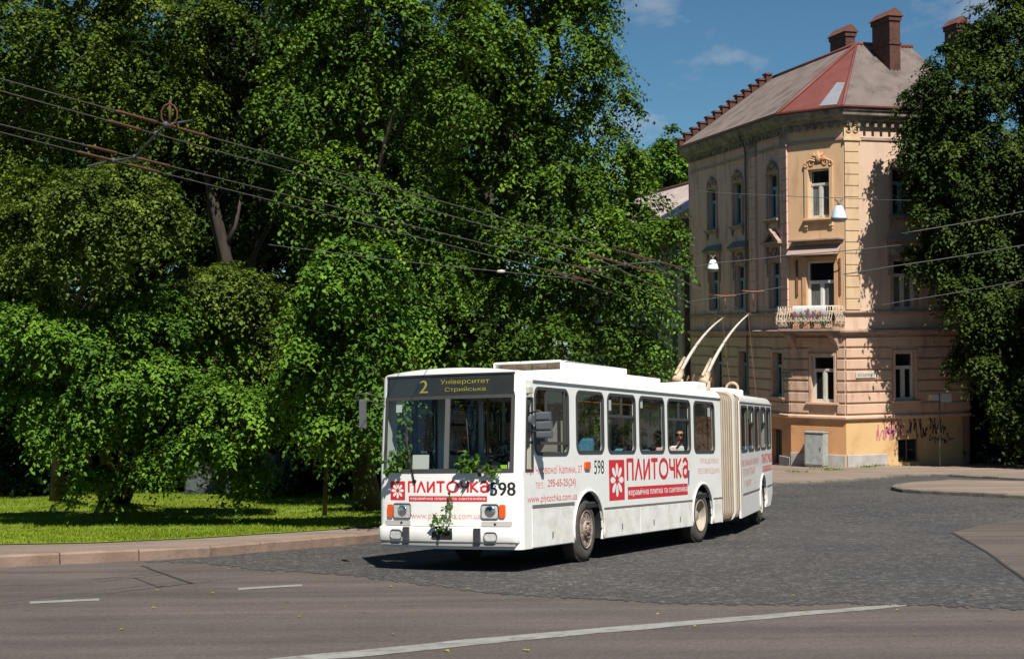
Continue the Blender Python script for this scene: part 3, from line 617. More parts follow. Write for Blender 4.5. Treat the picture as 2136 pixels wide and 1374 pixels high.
# current collectors on the roof
for (pb, pt, vb_, vt) in (((1414, 786), (1507, 664), 1.5, 2.7), ((1470, 790), (1561, 656), .9, 2.1)):
    u0, w0 = side(*pb, vb_); u1, w1 = side(*pt, vt); a = Vector((u0, vb_, w0)); b = Vector((u1, vt, w1)); mid = (a + b) / 2 + Vector((-.1, .05, .26)); pts = []
    for i in range(15):
        t = i / 14; pts.append(a * (1 - t) ** 2 + mid * 2 * t * (1 - t) + b * t * t)
    mb = BB(); mb.tube(pts, [.044 - .024 * i / 14 for i in range(15)], 10); po = mb.build('trolley_pole', m_pole, bus)
    mb = BB(); d = (pts[1] - pts[0]).normalized()
    mb.tube([a + Vector((0, 0, -.38)), a + Vector((0, 0, -.05))], .12, 12); mb.tube([a - d * .25, a + d * .35], [.10, .09], 10); mb.tube([a - d * .2 + Vector((-.05, 0, .13)), a + d * 1.1 + Vector((-.03, 0, .12))], .035, 8); mb.box((a.x - .22, a.y - .2, a.z - .42), (a.x + .25, a.y + .2, a.z - .3)); mb.build('pole_base', m_rust, po)
    mb = BB(); mb.tube([b, b + (b - pts[12]).normalized() * .14], .03, 8); mb.box((b.x - .05, b.y - .03, b.z), (b.x + .13, b.y + .03, b.z + .05)); mb.build('contact_shoe', m_rustd, po)
    mb = BB(); e_ = Vector((a.x + 4.2, a.y + .1, 2.9)); mb.tube([b.lerp(e_, t) + Vector((0, 0, -.25 * math.sin(math.pi * t))) for t in [k / 8 for k in range(9)]], .006, 4); mb.build('rope', m_rustd, po)
u, w = side(1440, 800, .9); mb = BB(); mb.box((u - .5, .6, 2.98), (u + .2, 1.5, w + .02)); mb.build('roof_box', m_roofw, bus, bevel=.05)
u, w = side(1500, 812, .9); mb = BB(); mb.box((u - .9, .5, 2.98), (u + .55, 1.9, w + .0)); mb.build('roof_box', m_roofw, bus, bevel=.04)
u, w = side(1527, 806, .9); mb = BB(); mb.tube([(u, .9 + .14 * math.cos(t), w - .04 + .13 * math.sin(t)) for t in [2 * math.pi * i / 16 for i in range(17)]], .03, 8); mb.build('lifting_ring', m_rust, bus)
for i in range(5):
    u, w = side(1430 + 12 * i, 796 + i, .9); mb = BB(); mb.tube([(u, .9, w - .05), (u + .05, .85, w + .12 + .05 * (i % 2)), (u + .2, .95, w + .02)], .018); mb.build('cable', m_rustd, bus)
# mirrors
mb = BB(); (vA, wA), (vB, wB) = front(826, 832), front(765, 824)
P = [Vector((uf(2.4, 2.6), 2.42, 2.66)), Vector((.0, 2.62, 2.74)), Vector((-.08, 2.78, 2.74)), Vector((-.08, 2.78, 2.52))]
mb.tube(P, .014); mb.tube([P[0] + Vector((0, 0, -.12)), P[1] + Vector((0, 0, -.1)), P[2] + Vector((0, 0, -.1))], .012); mi = mb.build('mirror_arm', m_dark, bus)
mb = BB(); mb.rbox((-.12, 2.60, 2.19), (-.06, 2.70, 2.64), .02); mb.build('mirror', M('light_mirror', (.11, .11, .12), rough=.4), mi, bevel=.01)
mb = BB(); mb.tube([(.42, 0, 2.38), (.42, -.16, 2.42), (.44, -.24, 2.38), (.44, -.24, 2.0)], .016); mb.tube([(.42, 0, 2.12), (.42, -.16, 2.1), (.44, -.24, 2.1)], .014); mi = mb.build('mirror_arm', m_dark, bus)
for z0, z1, o in ((2.27, 2.40, .02), (2.12, 2.26, 0), (2.0, 2.11, -.01)):
    mb = BB(); mb.rbox((.40, -.36 + o, z0), (.50, -.13, z1), .03); mb.build('mirror', m_mirror, mi, bevel=.02)
mb = BB(); mb.prism(circ(.40, 2.28, .08, 14), SD, .03, .08); mb.build('mirror', m_mirror, mi, bevel=.015)
# ------------------------------------------------------------------ people in the trolleybus
m_skin = M('skin', (.46, .23, .14), (.40, .18, .11), scale=20, rough=.55); m_skind = M('tanned_skin', (.30, .15, .09), rough=.55)
m_shades = M('dark_lenses', (.01, .01, .01), rough=.1); m_eye = M('eye', (.05, .03, .02), rough=.2); m_lip = M('lips', (.30, .08, .07), rough=.5)
def skin_mesh(verts, edges, radii, sub=2, root=0):
    me = bpy.data.meshes.new('s'); me.from_pydata(verts, edges, []); ob_ = bpy.data.objects.new('s', me); COL.objects.link(ob_)
    md = ob_.modifiers.new('skin', 'SKIN'); md.use_smooth_shade = True
    if not me.skin_vertices: me.skin_vertices.new()
    for i, r in enumerate(radii): me.skin_vertices[0].data[i].radius = (r, r) if not hasattr(r, '__len__') else r
    me.skin_vertices[0].data[root].use_root = True
    ob_.modifiers.new('sub', 'SUBSURF').levels = sub
    dg = bpy.context.evaluated_depsgraph_get(); out = bpy.data.meshes.new_from_object(ob_.evaluated_get(dg))
    V = [tuple(v.co) for v in out.vertices]; Fc = [tuple(p.vertices) for p in out.polygons]
    bpy.data.objects.remove(ob_); bpy.data.meshes.remove(me); bpy.data.meshes.remove(out); return V, Fc
class Skel:
    def __init__(s): s.v = []; s.e = []; s.r = []
    def p(s, co, r, par=None):
        s.v.append(co); s.r.append(r); i = len(s.v) - 1
        if par is not None: s.e.append((par, i))
        return i
    def chain(s, par, *pr):
        for co, r in pr: par = s.p(co, r, par)
        return par
def seated(pos, label, skin, shirt, trousers, hair=None, glasses=False, turn=0, hands=(.36, .2), cat='person'):
    # pos: hip point in bus coordinates; faces the front of the bus (-u)
    T = BUS @ Matrix.Translation(pos) @ Matrix.Rotation(math.pi + turn, 4, 'Z')
    root = empty('person', T, label, cat)
    S = Skel(); hip = S.p((0, 0, .02), .13)
    ch = S.chain(hip, ((.0, 0, .2), .135), ((.01, 0, .38), .145), ((.0, 0, .5), .09)); nk = S.chain(ch, ((.0, 0, .57), .055), ((.02, 0, .66), .075), ((.025, 0, .74), .088), ((.02, 0, .81), .07))
    top = S.e[2][1] if False else 2
    for sg in (1, -1):
        e = S.chain(2, ((.0, sg * .17, .45), .062), ((.05, sg * .24, .22), .046), ((hands[0] - .08, sg * .18, hands[1] - .02), .036), ((hands[0], sg * .15, hands[1]), .034))
        for k in range(4): S.chain(e, ((hands[0] + .045, sg * (.17 - .022 * k), hands[1] - .005), .011), ((hands[0] + .075 + .008 * (k in (1, 2)), sg * (.17 - .022 * k), hands[1] - .03), .009), ((hands[0] + .07, sg * (.17 - .022 * k), hands[1] - .055), .008))
        S.chain(e, ((hands[0] + .01, sg * .11, hands[1] - .005), .012), ((hands[0] + .04, sg * .09, hands[1] - .02), .010))
        S.chain(hip, ((.08, sg * .1, 0), .09), ((.44, sg * .12, .02), .065), ((.42, sg * .12, -.38), .045), ((.5, sg * .12, -.43), .045))
    V, Fc = skin_mesh(S.v, S.e, S.r); X = T
    mb = MB(X); mb.add(V, Fc, True)
    mb.ball((.115, 0, .705), (.022, .014, .02), 8)      # nose
    for sg in (1, -1): mb.ball((.02, sg * .088, .715), (.022, .012, .035), 8)
    mb.build('body', skin, root, fix=False)
    s2 = Skel(); h = s2.p((0, 0, .0), .145); c2 = s2.chain(h, ((.0, 0, .2), .15), ((.01, 0, .37), .16), ((.0, 0, .49), .10))
    for sg in (1, -1): s2.chain(2, ((.0, sg * .17, .45), .078), ((.04, sg * .225, .28), .064))
    V, Fc = skin_mesh(s2.v, s2.e, s2.r); m2 = MB(X); m2.add(V, Fc, True); m2.build('shirt', shirt, root, fix=False)
    s3 = Skel(); h = s3.p((0, 0, .0), .142)
    for sg in (1, -1): s3.chain(h, ((.08, sg * .1, 0), .1), ((.44, sg * .12, .02), .078), ((.42, sg * .12, -.32), .06))
    V, Fc = skin_mesh(s3.v, s3.e, s3.r); m2 = MB(X); m2.add(V, Fc, True); m2.build('trousers', trousers, root, fix=False)
    e = MB(X)
    if glasses:
        for sg in (1, -1): e.ball((.10, sg * .036, .735), (.018, .032, .024), 10); e.tube([(.10, sg * .06, .74), (.03, sg * .09, .735)], .005)
        e.tube([(.115, .012, .742), (.115, -.012, .742)], .005); e.build('sunglasses', m_shades, root)
    else:
        for sg in (1, -1): e.ball((.098, sg * .034, .735), (.01, .014, .009), 8)
        e.build('eyes', m_eye, root)
    l = MB(X); l.ball((.097, 0, .655), (.012, .026, .008), 8); l.build('mouth', m_lip, root)
    if hair is not None:
        hm = MB(X)
        hm.grid([math.pi * .62 * i / 7 for i in range(8)], [2 * math.pi * j / 18 for j in range(19)], lambda a, b: (.0 + .112 * math.sin(a) * math.cos(b) - (.0 if math.cos(b) < .2 else .02 * a), .10 * math.sin(a) * math.sin(b), .755 + .105 * math.cos(a) - (.05 * a * a if math.cos(b) < .1 else 0) + (.02 * a * a if math.cos(b) > .5 else 0)))
        hm.build('hair', hair, root)
    return root
m_hair = M('dark_hair', (.02, .014, .01), (.04, .025, .015), scale=30, rough=.6); m_hairr = M('auburn_hair', (.11, .03, .018), (.16, .05, .025), scale=30, rough=.6)
seated((7.77, .30, 1.40), 'bald person in sunglasses and a white shirt seated at a trolleybus window', m_skin, M('white_shirt', (.75, .75, .78), (.25, .3, .55), scale=3, lo=.5, hi=.6, rough=.8), M('jeans', (.03, .05, .1), rough=.9), None, True, R(18))
seated((7.0, .30, 1.37), 'person with auburn hair and a pink shirt seated in front of the bald one', m_skin, M('pink_shirt', (.75, .5, .55), rough=.8), M('grey_trousers', (.08, .08, .09), rough=.9), m_hairr, False, R(-5))
seated((8.4, 1.0, 1.38), 'person with a dark top, dim behind the fourth passenger window', m_skind, M('maroon_shirt', (.10, .03, .03), rough=.8), M('dark_trousers', (.02, .02, .025), rough=.9), m_hair, False, R(8))
m_pat = M('patterned_shirt', (.05, .05, .05), (.42, .38, .34), scale=16, lo=.48, hi=.56, rough=.8)
seated((1.22, .72, 1.48), 'person in a patterned shirt driving, seen through the narrow quarter window', m_skind, m_pat, M('black_trousers', (.015, .015, .018), rough=.9), m_hair, False, 0, (.36, .24))

# ------------------------------------------------------------------ leaf clouds
def leaf_arrays(P, D, Nrm, size, rnd, aspect=.55):
    # P: base, D: unit axis, Nrm: approx normal, size: length -> quads with a fold
    S_ = np.cross(D, Nrm); S_ /= np.linalg.norm(S_, axis=1, keepdims=True) + 1e-9; Nn = np.cross(S_, D)
    sz = size[:, None]; w = sz * aspect * .5
    a = P; b = P + D * sz * .45 + S_ * w + Nn * sz * .10; c = P + D * sz - Nn * sz * .06; d = P + D * sz * .45 - S_ * w + Nn * sz * .10
    return np.stack([a, b, c, d], 1).reshape(-1, 3)
def mesh_from_quads(name, V, tone, mat):
    n = len(V) // 4; me = bpy.data.meshes.new(name); me.vertices.add(len(V)); me.vertices.foreach_set('co', V.astype(np.float32).ravel())
    me.loops.add(4 * n); me.loops.foreach_set('vertex_index', np.arange(4 * n, dtype=np.int32)); me.polygons.add(n); me.polygons.foreach_set('loop_start', np.arange(0, 4 * n, 4, dtype=np.int32))
    me.update(calc_edges=True); at_ = me.attributes.new('tone', 'FLOAT', 'FACE'); at_.data.foreach_set('value', tone.astype(np.float32)); me.materials.append(mat); return me
def unit(a): return a / (np.linalg.norm(a, axis=-1, keepdims=True) + 1e-9)
def gap_noise(p, k):
    x, y, z = p * np.array([1.5, 1.5, 2.9]) + k * 1.7
    return .6 * math.sin(1.1 * x + .7 * math.sin(.9 * z)) * math.sin(1.3 * z + .6 * math.sin(x)) + .4 * math.sin(2.1 * x + y) * math.sin(2.3 * z - y) + .3 * math.sin(1.5 * y + .5 * z)
def crown_arrays(lobes, nclump, seed, leaf=.15, clump=(.5, 1.0), twigs=9, per=8, inner=.28, droop=.45, upbias=.15, gapth=.06):
    rnd = np.random.RandomState(seed); lobes = [(np.array(c, float), np.array(r, float)) for c, r in lobes]
    wts = np.array([(r[0] * r[1] * r[2]) ** (2 / 3) for _, r in lobes]); wts /= wts.sum(); C, Nn = [], []
    while len(C) < nclump:
        i = rnd.choice(len(lobes), p=wts); c, r = lobes[i]; d = rnd.normal(size=3); d /= np.linalg.norm(d); d[2] += upbias; d /= np.linalg.norm(d)
        f = rnd.uniform(.74, 1.12) if rnd.rand() > inner else rnd.uniform(.45, .85); p = c + r * d * f
        if gap_noise(p, seed) < gapth and rnd.rand() > .12: continue
        if any(j != i and (((p - cj) / rj) ** 2).sum() < .55 for j, (cj, rj) in enumerate(lobes)): continue
        C.append(p); Nn.append(unit(d / r))
    C = np.array(C); Nn = np.array(Nn); n = len(C); rad = rnd.uniform(*clump, size=n) ; ctone = rnd.beta(2.2, 2.2, size=n)
    # twigs
    K = twigs; base = np.repeat(C - Nn * rad[:, None] * .5, K, 0); NN = np.repeat(Nn, K, 0); RR = np.repeat(rad, K)
    d = unit(NN * .75 + rnd.normal(size=(n * K, 3)) * .62 + np.array([0, 0, .12])); Lg = RR * rnd.uniform(.8, 1.45, n * K)
    m = per; t = (np.arange(m) + .5) / m; t = np.tile(t, (n * K, 1)) * (1 - .12 * rnd.rand(n * K, 1)) + .05
    pos = base[:, None] + d[:, None] * (Lg[:, None] * t)[..., None]; pos[..., 2] -= droop * Lg[:, None] * t ** 2
    tan = d[:, None] * np.ones((1, m, 1)); tan[..., 2] -= 2 * droop * t; tan = unit(tan)
    P = np.repeat(pos.reshape(-1, 3), 2, 0); Tn = np.repeat(tan.reshape(-1, 3), 2, 0); N_ = len(P)
    sgn = np.tile([1., -1.], N_ // 2)[:, None]; sd = unit(np.cross(Tn, np.array([0, 0, 1.])) + rnd.normal(size=(N_, 3)) * .15) * sgn
    ax = unit(Tn * .55 + sd * .85 + rnd.normal(size=(N_, 3)) * .28 - np.array([0, 0, .22])); nr = unit(np.array([0, 0, 1.]) + .38 * np.repeat(np.repeat(NN, m, 0), 2, 0) + rnd.normal(size=(N_, 3)) * .20)
    sz = leaf * rnd.uniform(.65, 1.25, N_); V = leaf_arrays(P + rnd.normal(size=(N_, 3)) * leaf * .25, ax, nr, sz, rnd, .62)
    tone = np.clip(np.repeat(np.repeat(np.repeat(ctone, K), m), 2) * .85 + rnd.rand(N_) * .17, 0, 1); return V, tone, C
def limbs(mb, base, top, r0, targets, seed, wob=.07, n=7):
    rnd = random.Random(seed); base, top = Vector(base), Vector(top); pts = []
    for i in range(n + 1):
        t = i / n; p = base.lerp(top, t); k = math.sin(t * math.pi) * wob * (top - base).length * .5; pts.append(p + Vector((rnd.uniform(-1, 1) * k, rnd.uniform(-1, 1) * k, 0)))
    rs = [r0 * (1.35 if i == 0 else 1.0) * (1 - .75 * i / n) for i in range(n + 1)]; mb.tube(pts, rs, 9)
    for tg in targets:
        tg = Vector(tg); i = min(n - 1, max(2, int(n * min(.95, .30 + .55 * max(0, (tg.z - base.z) / max(.1, (top.z - base.z))) * rnd.uniform(.55, .95))))); a = pts[i]; ln = (tg - a).length
        m = (a + tg) / 2 + Vector((rnd.uniform(-.1, .1) * ln, rnd.uniform(-.1, .1) * ln, .10 * ln)); q = [a * (1 - u) ** 2 + m * 2 * u * (1 - u) + tg * u * u for u in (0, .2, .4, .6, .8, 1)]
        mb.tube(q, [max(.012, min(rs[i] * .62, .03 * ln) * (1 - .8 * u)) for u in (0, .2, .4, .6, .8, 1)], 6)
LEAFCNT = [0]
def tree(name, label, cat, base, lobes, nclump, seed, mat, bark, r0=.22, group=None, nl=16, trunk_top=None, extra=(), wob=.07, **kw):
    base = Vector(base); root = empty(name, base, label, cat, group); V, tone, C = crown_arrays(lobes, nclump, seed, **kw); LEAFCNT[0] += len(tone)
    me = mesh_from_quads('crown', V - np.array(base), tone, mat); c = bpy.data.objects.new('crown', me); COL.objects.link(c); c.parent = root
    cx = np.array([l[0] for l in lobes]).mean(0); zt = max(l[0][2] + l[1][2] * .45 for l in lobes)
    top = Vector(trunk_top) if trunk_top else Vector((base.x * .5 + cx[0] * .5, base.y * .5 + cx[1] * .5, zt))
    rnd = random.Random(seed); tg = [C[rnd.randrange(len(C))] for _ in range(nl)]; mb = MB(); limbs(mb, base - Vector((0, 0, .15)), top, r0, tg, seed, wob)
    for e_ in extra: mb.tube(*e_)
    mb.build('trunk', bark, root, fix=False); return root
def sprig(label, px, py, n, size, spread, seed, dirs, group=None, down=0):
    v, w = front(px, py); rnd = np.random.RandomState(seed); base = Vector((uf(v, w) - .02, v, w)); T = BUS @ Matrix.Translation(base)
    root = empty('leafy_branch', T, label, 'branch', group); st = MB(T); P, D, N_ = [], [], []
    for dv in dirs:
        d = Vector(dv).normalized(); L_ = spread * rnd.uniform(.8, 1.1); pts = [d * (L_ * t) + Vector((-.05 * math.sin(t * 3), 0, -down * t * t * L_)) for t in (0, .25, .5, .75, 1)]; st.tube(pts, [.007, .006, .005, .004, .003], 5)
        for k in range(n):
            t = (k + .7) / n; p = d * (L_ * t) + Vector((-.05 * math.sin(t * 3), 0, -down * t * t * L_)); ax = Vector((-rnd.uniform(.1, .8), rnd.normal() * .8, rnd.normal() * .6 + d.z * .4 - .1)).normalized()
            P.append(p); D.append(ax); N_.append(Vector((-.6 + rnd.normal() * .4, rnd.normal() * .4, .8 + rnd.normal() * .3)))
    st.build('stem', m_bark2, root, fix=False); P, D, N_ = np.array(P), np.array(D), np.array(N_); sz = size * rnd.uniform(.7, 1.2, len(P)); V = leaf_arrays(P, D, unit(N_), sz, rnd, .62)
    me = mesh_from_quads('leaves', V, rnd.rand(len(P)), m_leafb); c = bpy.data.objects.new('leaves', me); COL.objects.link(c); c.parent = root; return root
m_bark = M('bark', (.030, .023, .018), (.06, .045, .034), scale=6, rough=.95, bump=.8, bscale=18, stretch=(1, 1, .25)); m_bark2 = M('twig_bark', (.09, .06, .03), rough=.9)
m_barkl = M('pale_bark', (.16, .12, .09), (.09, .065, .05), scale=7, rough=.95, bump=.6, bscale=20)
m_leafb = leaf_mat('sprig_leaf', (.025, .07, .012), (.06, .15, .02), (.16, .30, .035), .4)
G1 = 'leafy branches tucked into the front of the trolleybus'
sprig('bushy leafy branch tucked under the display corner beside the red logo', 828, 968, 15, .10, .23, 1, [(-.3, .2, .9), (-.5, .6, .2), (-.4, -.4, .5), (-.6, .1, -.5), (-.3, -.7, -.1), (-.5, .5, -.5)], G1)
sprig('large leafy branch spread over the wiper in the windscreen middle', 985, 968, 15, .10, .21, 2, [(-.3, 1, .5), (-.4, .6, .1), (-.3, -.6, .3), (-.5, -.2, -.4), (-.2, .2, .9), (-.4, -1, -.1), (-.5, .5, -.4)], G1)
sprig('small leafy branch lying just above the black fleet number', 1030, 982, 13, .08, .17, 3, [(-.2, -1, .15), (-.3, 1, .0), (-.4, -.5, -.4), (-.4, .3, .4)], G1)
sprig('leafy branch standing in the bumper recess at the number plate', 930, 1112, 12, .085, .30, 4, [(-.3, .4, .9), (-.3, -.2, 1), (-.4, .9, .8), (-.3, -.6, .7), (-.4, .1, .5)], G1)
sprig('thin pale twig hanging over the web address on the front', 945, 1048, 9, .07, .17, 5, [(-.2, .1, .9), (-.3, -.1, -.9), (-.3, .5, -.5)], G1)
# ------------------------------------------------------------------ the corner house
m_pl = M('pink_plaster', (.72, .44, .36), (.62, .385, .315), scale=.7, rough=.9, bump=.25, bscale=30, dirt=(.30, .20, .165), dscale=1.5, dlo=.5, dhi=.74, stretch=(1.6, 1.6, .28))
m_ply = M('ochre_plaster', (.70, .45, .25), (.64, .41, .24), scale=.8, rough=.9, bump=.25, bscale=30, dirt=(.54, .30, .17), dscale=1.4, dlo=.52, dhi=.72, stretch=(1.5, 1.5, .3))
m_plc = M('cream_plaster', (.63, .455, .33), (.56, .40, .30), scale=.8, rough=.9, bump=.25, bscale=30, dirt=(.44, .28, .21), dscale=1.3, dlo=.52, dhi=.72, stretch=(1.5, 1.5, .3))
m_plg = M('ground_floor_plaster', (.60, .41, .295), (.53, .365, .265), scale=.7, rough=.9, bump=.3, bscale=25, dirt=(.34, .21, .155), dscale=1.6, dlo=.5, dhi=.72, stretch=(1.3, 1.3, .4))
m_plo = M('orange_plinth', (.60, .31, .14), (.54, .28, .13), scale=.8, rough=.9, bump=.2, bscale=25, dirt=(.36, .17, .09), dscale=1.3, dlo=.5, dhi=.72)
m_plyl = M('yellow_plinth', (.60, .40, .19), (.54, .36, .175), scale=.8, rough=.9, dirt=(.45, .24, .1), dscale=.9, dlo=.5, dhi=.7)
m_trim = M('trim_plaster', (.40, .28, .22), (.34, .24, .19), scale=2, rough=.9, dirt=(.2, .14, .1), dscale=2, dlo=.5, dhi=.75)
m_trimo = M('orange_trim', (.62, .36, .19), (.56, .32, .16), scale=2, rough=.9, dirt=(.45, .25, .14), dscale=2)
m_corn = M('weathered_cornice', (.20, .18, .14), (.33, .29, .22), scale=2.5, rough=.95, dirt=(.10, .09, .07), dscale=2, dlo=.45, dhi=.65)
m_stone = M('base_stone', (.42, .40, .38), (.33, .31, .30), scale=2, rough=.9, bump=.6, bscale=8)
m_win = M('white_window_paint', (.62, .60, .54), (.52, .50, .45), scale=5, rough=.5); m_winb = M('blue_window_paint', (.15, .33, .38), (.22, .38, .40), scale=3, rough=.5)
m_pane = M('window_glass', (.012, .014, .015), rough=.04, spec=.8); m_curt = M('curtain', (.16, .17, .15), (.08, .09, .08), scale=14, rough=.9, stretch=(1, 1, .1))
m_brick = brick_mat('chimney_brick', (.20, .058, .034), (.12, .036, .024), (.075, .052, .04), .26, .085)
m_tile = M('roof_tile_red', (.11, .042, .03), (.15, .058, .04), scale=5, rough=.8)
m_redm = M('red_sheet_metal', (.145, .042, .032), (.18, .052, .04), scale=1.2, rough=.6, dirt=(.13, .04, .035), dscale=2)
m_asb = M('asbestos_sheet', (.175, .138, .125), (.14, .112, .104), scale=1.2, rough=.95, dirt=(.085, .068, .058), dscale=1.1, dlo=.46, dhi=.68, stretch=(1, 1, .5), bump=.2, bscale=25)
m_metal = M('grey_sheet_metal', (.30, .32, .34), (.36, .38, .41), scale=2, rough=.4, metal=.3); m_copper = M('green_copper', (.11, .18, .14), (.17, .20, .16), scale=4, rough=.8)
m_iron = M('balcony_iron', (.72, .62, .50), (.62, .48, .36), scale=12, rough=.7); m_pipe = M('drain_pipe', (.12, .12, .11), rough=.6)
YB = 67.0
Bp = at(1765, 900, YB); Bv = Vector((Bp.x, Bp.y)); dL = Vector((-.25, .968)).normalized(); dC = Vector((.743, -.669)).normalized(); dR = Vector((.954, .30)).normalized()
# far end of the chamfer
Lc = 2.95; Av = Bv - dC * Lc
class Fac:
    def __init__(s, A, d): s.A = A; s.d = d; s.n = Vector((d.y, -d.x))
    def __call__(s, a, z, h=0): p = s.A + s.d * a + s.n * h; return (p.x, p.y, z)
    def pix(s, px, py):
        a, b = lvl(px, py); # X = a Y
        # A + d t = (aY, Y)
        den = s.d.x - a * s.d.y; t = (a * s.A.y - s.A.x) / den; Y = s.A.y + s.d.y * t; return t, CZ + b * Y
    f = property(lambda s: (lambda a, z, h: s(a, z, h)))
LL = 12.6; LRt = 6.7
FL = Fac(Av + dL * LL, -dL); FC = Fac(Av, dC); FR = Fac(Bv, dR)   # each runs left to right seen from outside
ZG = gz(YB) - .5; ZT = 11.35
Hz = lambda py: CZ + (687 - py) / FPX * (YB + .8)
z_pl, z_st, z_s1, z_s2, z_f1 = Hz(880), Hz(953), Hz(704), Hz(692), Hz(658)
print('building z', z_pl, z_st, z_s1, z_f1, 'ground', gz(67))
house = empty('apartment_house', Vector((Bv.x, Bv.y, gz(67))), 'pink and ochre corner apartment house with a red hip roof and brick chimneys', 'building')
def pr(fac, x0, y0, x1, y1):
    a, z1 = fac.pix(x0, y0); b, z0 = fac.pix(x1, y1); return a, z0, b, z1
def pxw(fac, xa, xb, z0, z1): return (fac.pix(xa, 687)[0], z0, fac.pix(xb, 687)[0], z1)
ZF2 = (Hz(453), Hz(355)); ZF1 = (Hz(647), Hz(546)); ZG0 = (Hz(838), Hz(742)); ZBm = (Hz(972), Hz(915))
wl2 = [1486, 1539, 1612]; wl1 = [1490.5, 1544.5, 1617.5]
def shiftw(fac, xc, w, zz, y):   # window of width w centred on photo column xc at row y
    t = fac.pix(xc, y)[0]; return (t - w / 2, zz[0], t + w / 2, zz[1])
WL = [shiftw(FL, x, 1.12, ZF2, 430) for x in wl2] + [shiftw(FL, x, 1.12, ZF1, 600) for x in wl1] + [shiftw(FL, x, 1.12, ZG0, 790) for x in (1500, 1553, 1624)]
WLB = shiftw(FL, 1621, 1.1, (ZG + .45, Hz(908)), 940)
WC = [pr(FC, 1686, 355, 1731, 453), pr(FC, 1682, 546, 1741, 655), pr(FC, 1693, 742, 1741, 839)]
WR = [pr(FR, 1860, 350, 1902, 451), pr(FR, 1863, 541, 1908, 645), pr(FR, 1866, 735, 1908, 834)]
WRB = pr(FR, 1873, 916, 1918, 962)
WC[1] = (WC[1][0], z_f1 - .55, WC[1][2], WC[1][3])
def hole(w): return rect(w[0], w[1], w[2], w[3])
def wallpart(fac, a, b, z0, z1, wins, mat, name='wall', h=0, th=.4, mb=None):
    m = mb or MB(); hs = [hole(w) for w in wins if w[1] > z0 and w[3] < z1]; m.prism(rect(a, z0, b, z1), fac.f, h, h - th, hs, caps=(1, 1)); return m if mb is not None else m.build(name, mat, house)
wallpart(FL, 0, LL, ZG, z_pl, [WLB], m_plo, 'plinth_wall'); wallpart(FC, 0, Lc, ZG, z_pl, [], m_plo, 'plinth_wall'); wallpart(FR, 0, LRt, ZG, z_pl, [WRB], m_plyl, 'plinth_wall')
wallpart(FL, 0, LL, z_pl + .002, z_s1, WL, m_plg); wallpart(FC, 0, Lc, z_pl + .002, z_s1, WC, m_plg); wallpart(FR, 0, LRt, z_pl + .002, z_s1, WR, m_plg)
wallpart(FL, 0, LL, z_s1 + .002, ZT, WL, m_pl); wallpart(FC, 0, Lc, z_s1 + .002, ZT, WC, m_ply); wallpart(FR, 0, LRt, z_s1 + .002, ZT, WR, m_plc)
mb = MB(); e1 = FR(LRt, 0); e0 = FL(0, 0); nin = -FR.n * 11
mb.prism(rect(0, ZG, 11, ZT), lambda a, z, h: (FR(LRt, 0)[0] - FR.n.x * a - FR.d.x * h, FR(LRt, 0)[1] - FR.n.y * a - FR.d.y * h, z), .0, .4); mb.build('side_wall', m_pl, house)
# rustication of the ground floor
def clear(a, b, wins, z0, z1, pad=.16):
    seg = [(a, b)]
    for w in wins:
        if w[3] + pad > z0 and w[1] - .2 < z1:
            ns = []
            for s0, s1 in seg:
                if w[0] - pad > s0: ns.append((s0, min(s1, w[0] - pad)))
                if w[2] + pad < s1: ns.append((max(s0, w[2] + pad), s1))
            seg = [q for q in ns if q[1] - q[0] > .05]
    return seg
for fac, a, b, wins in ((FL, 0, LL - .005, WL), (FC, .005, Lc - .005, WC), (FR, .005, LRt, WR)):
    mb = MB(); z = z_pl + .22; zs = (z_s1 - .1 - z) / 7
    for i in range(7):
        z0, z1 = z + zs * i + .045, z + zs * (i + 1) - .045
        for s0, s1 in clear(a, b, wins, z0, z1): mb.box((s0, .0, z0), (s1, .075, z1), lambda q, h, zz: fac(q, zz, h))
    mb.build('rustication', m_plg, house, bevel=.025)
mb = MB(); [mb.box((a, 0, ZG), (b, .08, z_st if fac is not FL else z_st - .25), lambda q, h, zz: fac(q, zz, h)) for fac, a, b in ((FC, .0, 1.0), (FC, 1.0, Lc), (FR, .03, FR.pix(1850, 960)[0]), (FL, LL - 1.2, LL - .03))]; mb.build('stone_base', m_stone, house, bevel=.03)
# windows
def window(fac, w, paint, sash=True, curtain=False, depth=.17, trans=.30):
    a, z0, b, z1 = w; f = lambda q, h, zz: fac(q, zz, -depth - h); t = .075; mb = MB(); H = z1 - z0; zt = z1 - H * trans
    mb.prism(rect(a, z0, b, z1), fac.f, -depth, -depth - .07, [rect(a + t, z0 + t, b - t, z1 - t)])
    mb.box((a + t, -.02, zt - .06), (b - t, .06, zt + .05), f); m = (a + b) / 2
    if sash: mb.box((m - .065, -.012, z0 + t), (m + .065, .06, zt - .06), f)
    for s0, s1 in ((a + t, m - .065), (m + .065, b - t)): mb.prism(rect(s0, z0 + t, s1, zt - .06), lambda q, zz, h: fac(q, zz, -depth - .01 - h), 0, .05, [rect(s0 + .05, z0 + t + .06, s1 - .05, zt - .11)])
    o = mb.build('window', paint, house); mb = MB(); mb.box((a + .01, .055, z0 + .01), (b - .01, .065, z1 - .01), f); mb.build('pane', m_pane, o)
    if curtain:
        mb = MB(); mb.grid(range(25), [0, 1], lambda i, j: f(a + .1 + (b - a - .2) * i / 24, .045 + .006 * math.sin(i * 2.2), (z0 + .1) if j == 0 else zt - .1), True); mb.build('curtain', m_curt, o)
    return o
for w in WL: window(FL, w, m_winb, depth=.2)
window(FC, WC[0], m_win, curtain=True); window(FC, WC[1], M('new_white_window', (.78, .77, .74), rough=.35), trans=.32, curtain=True); window(FC, WC[2], m_win)
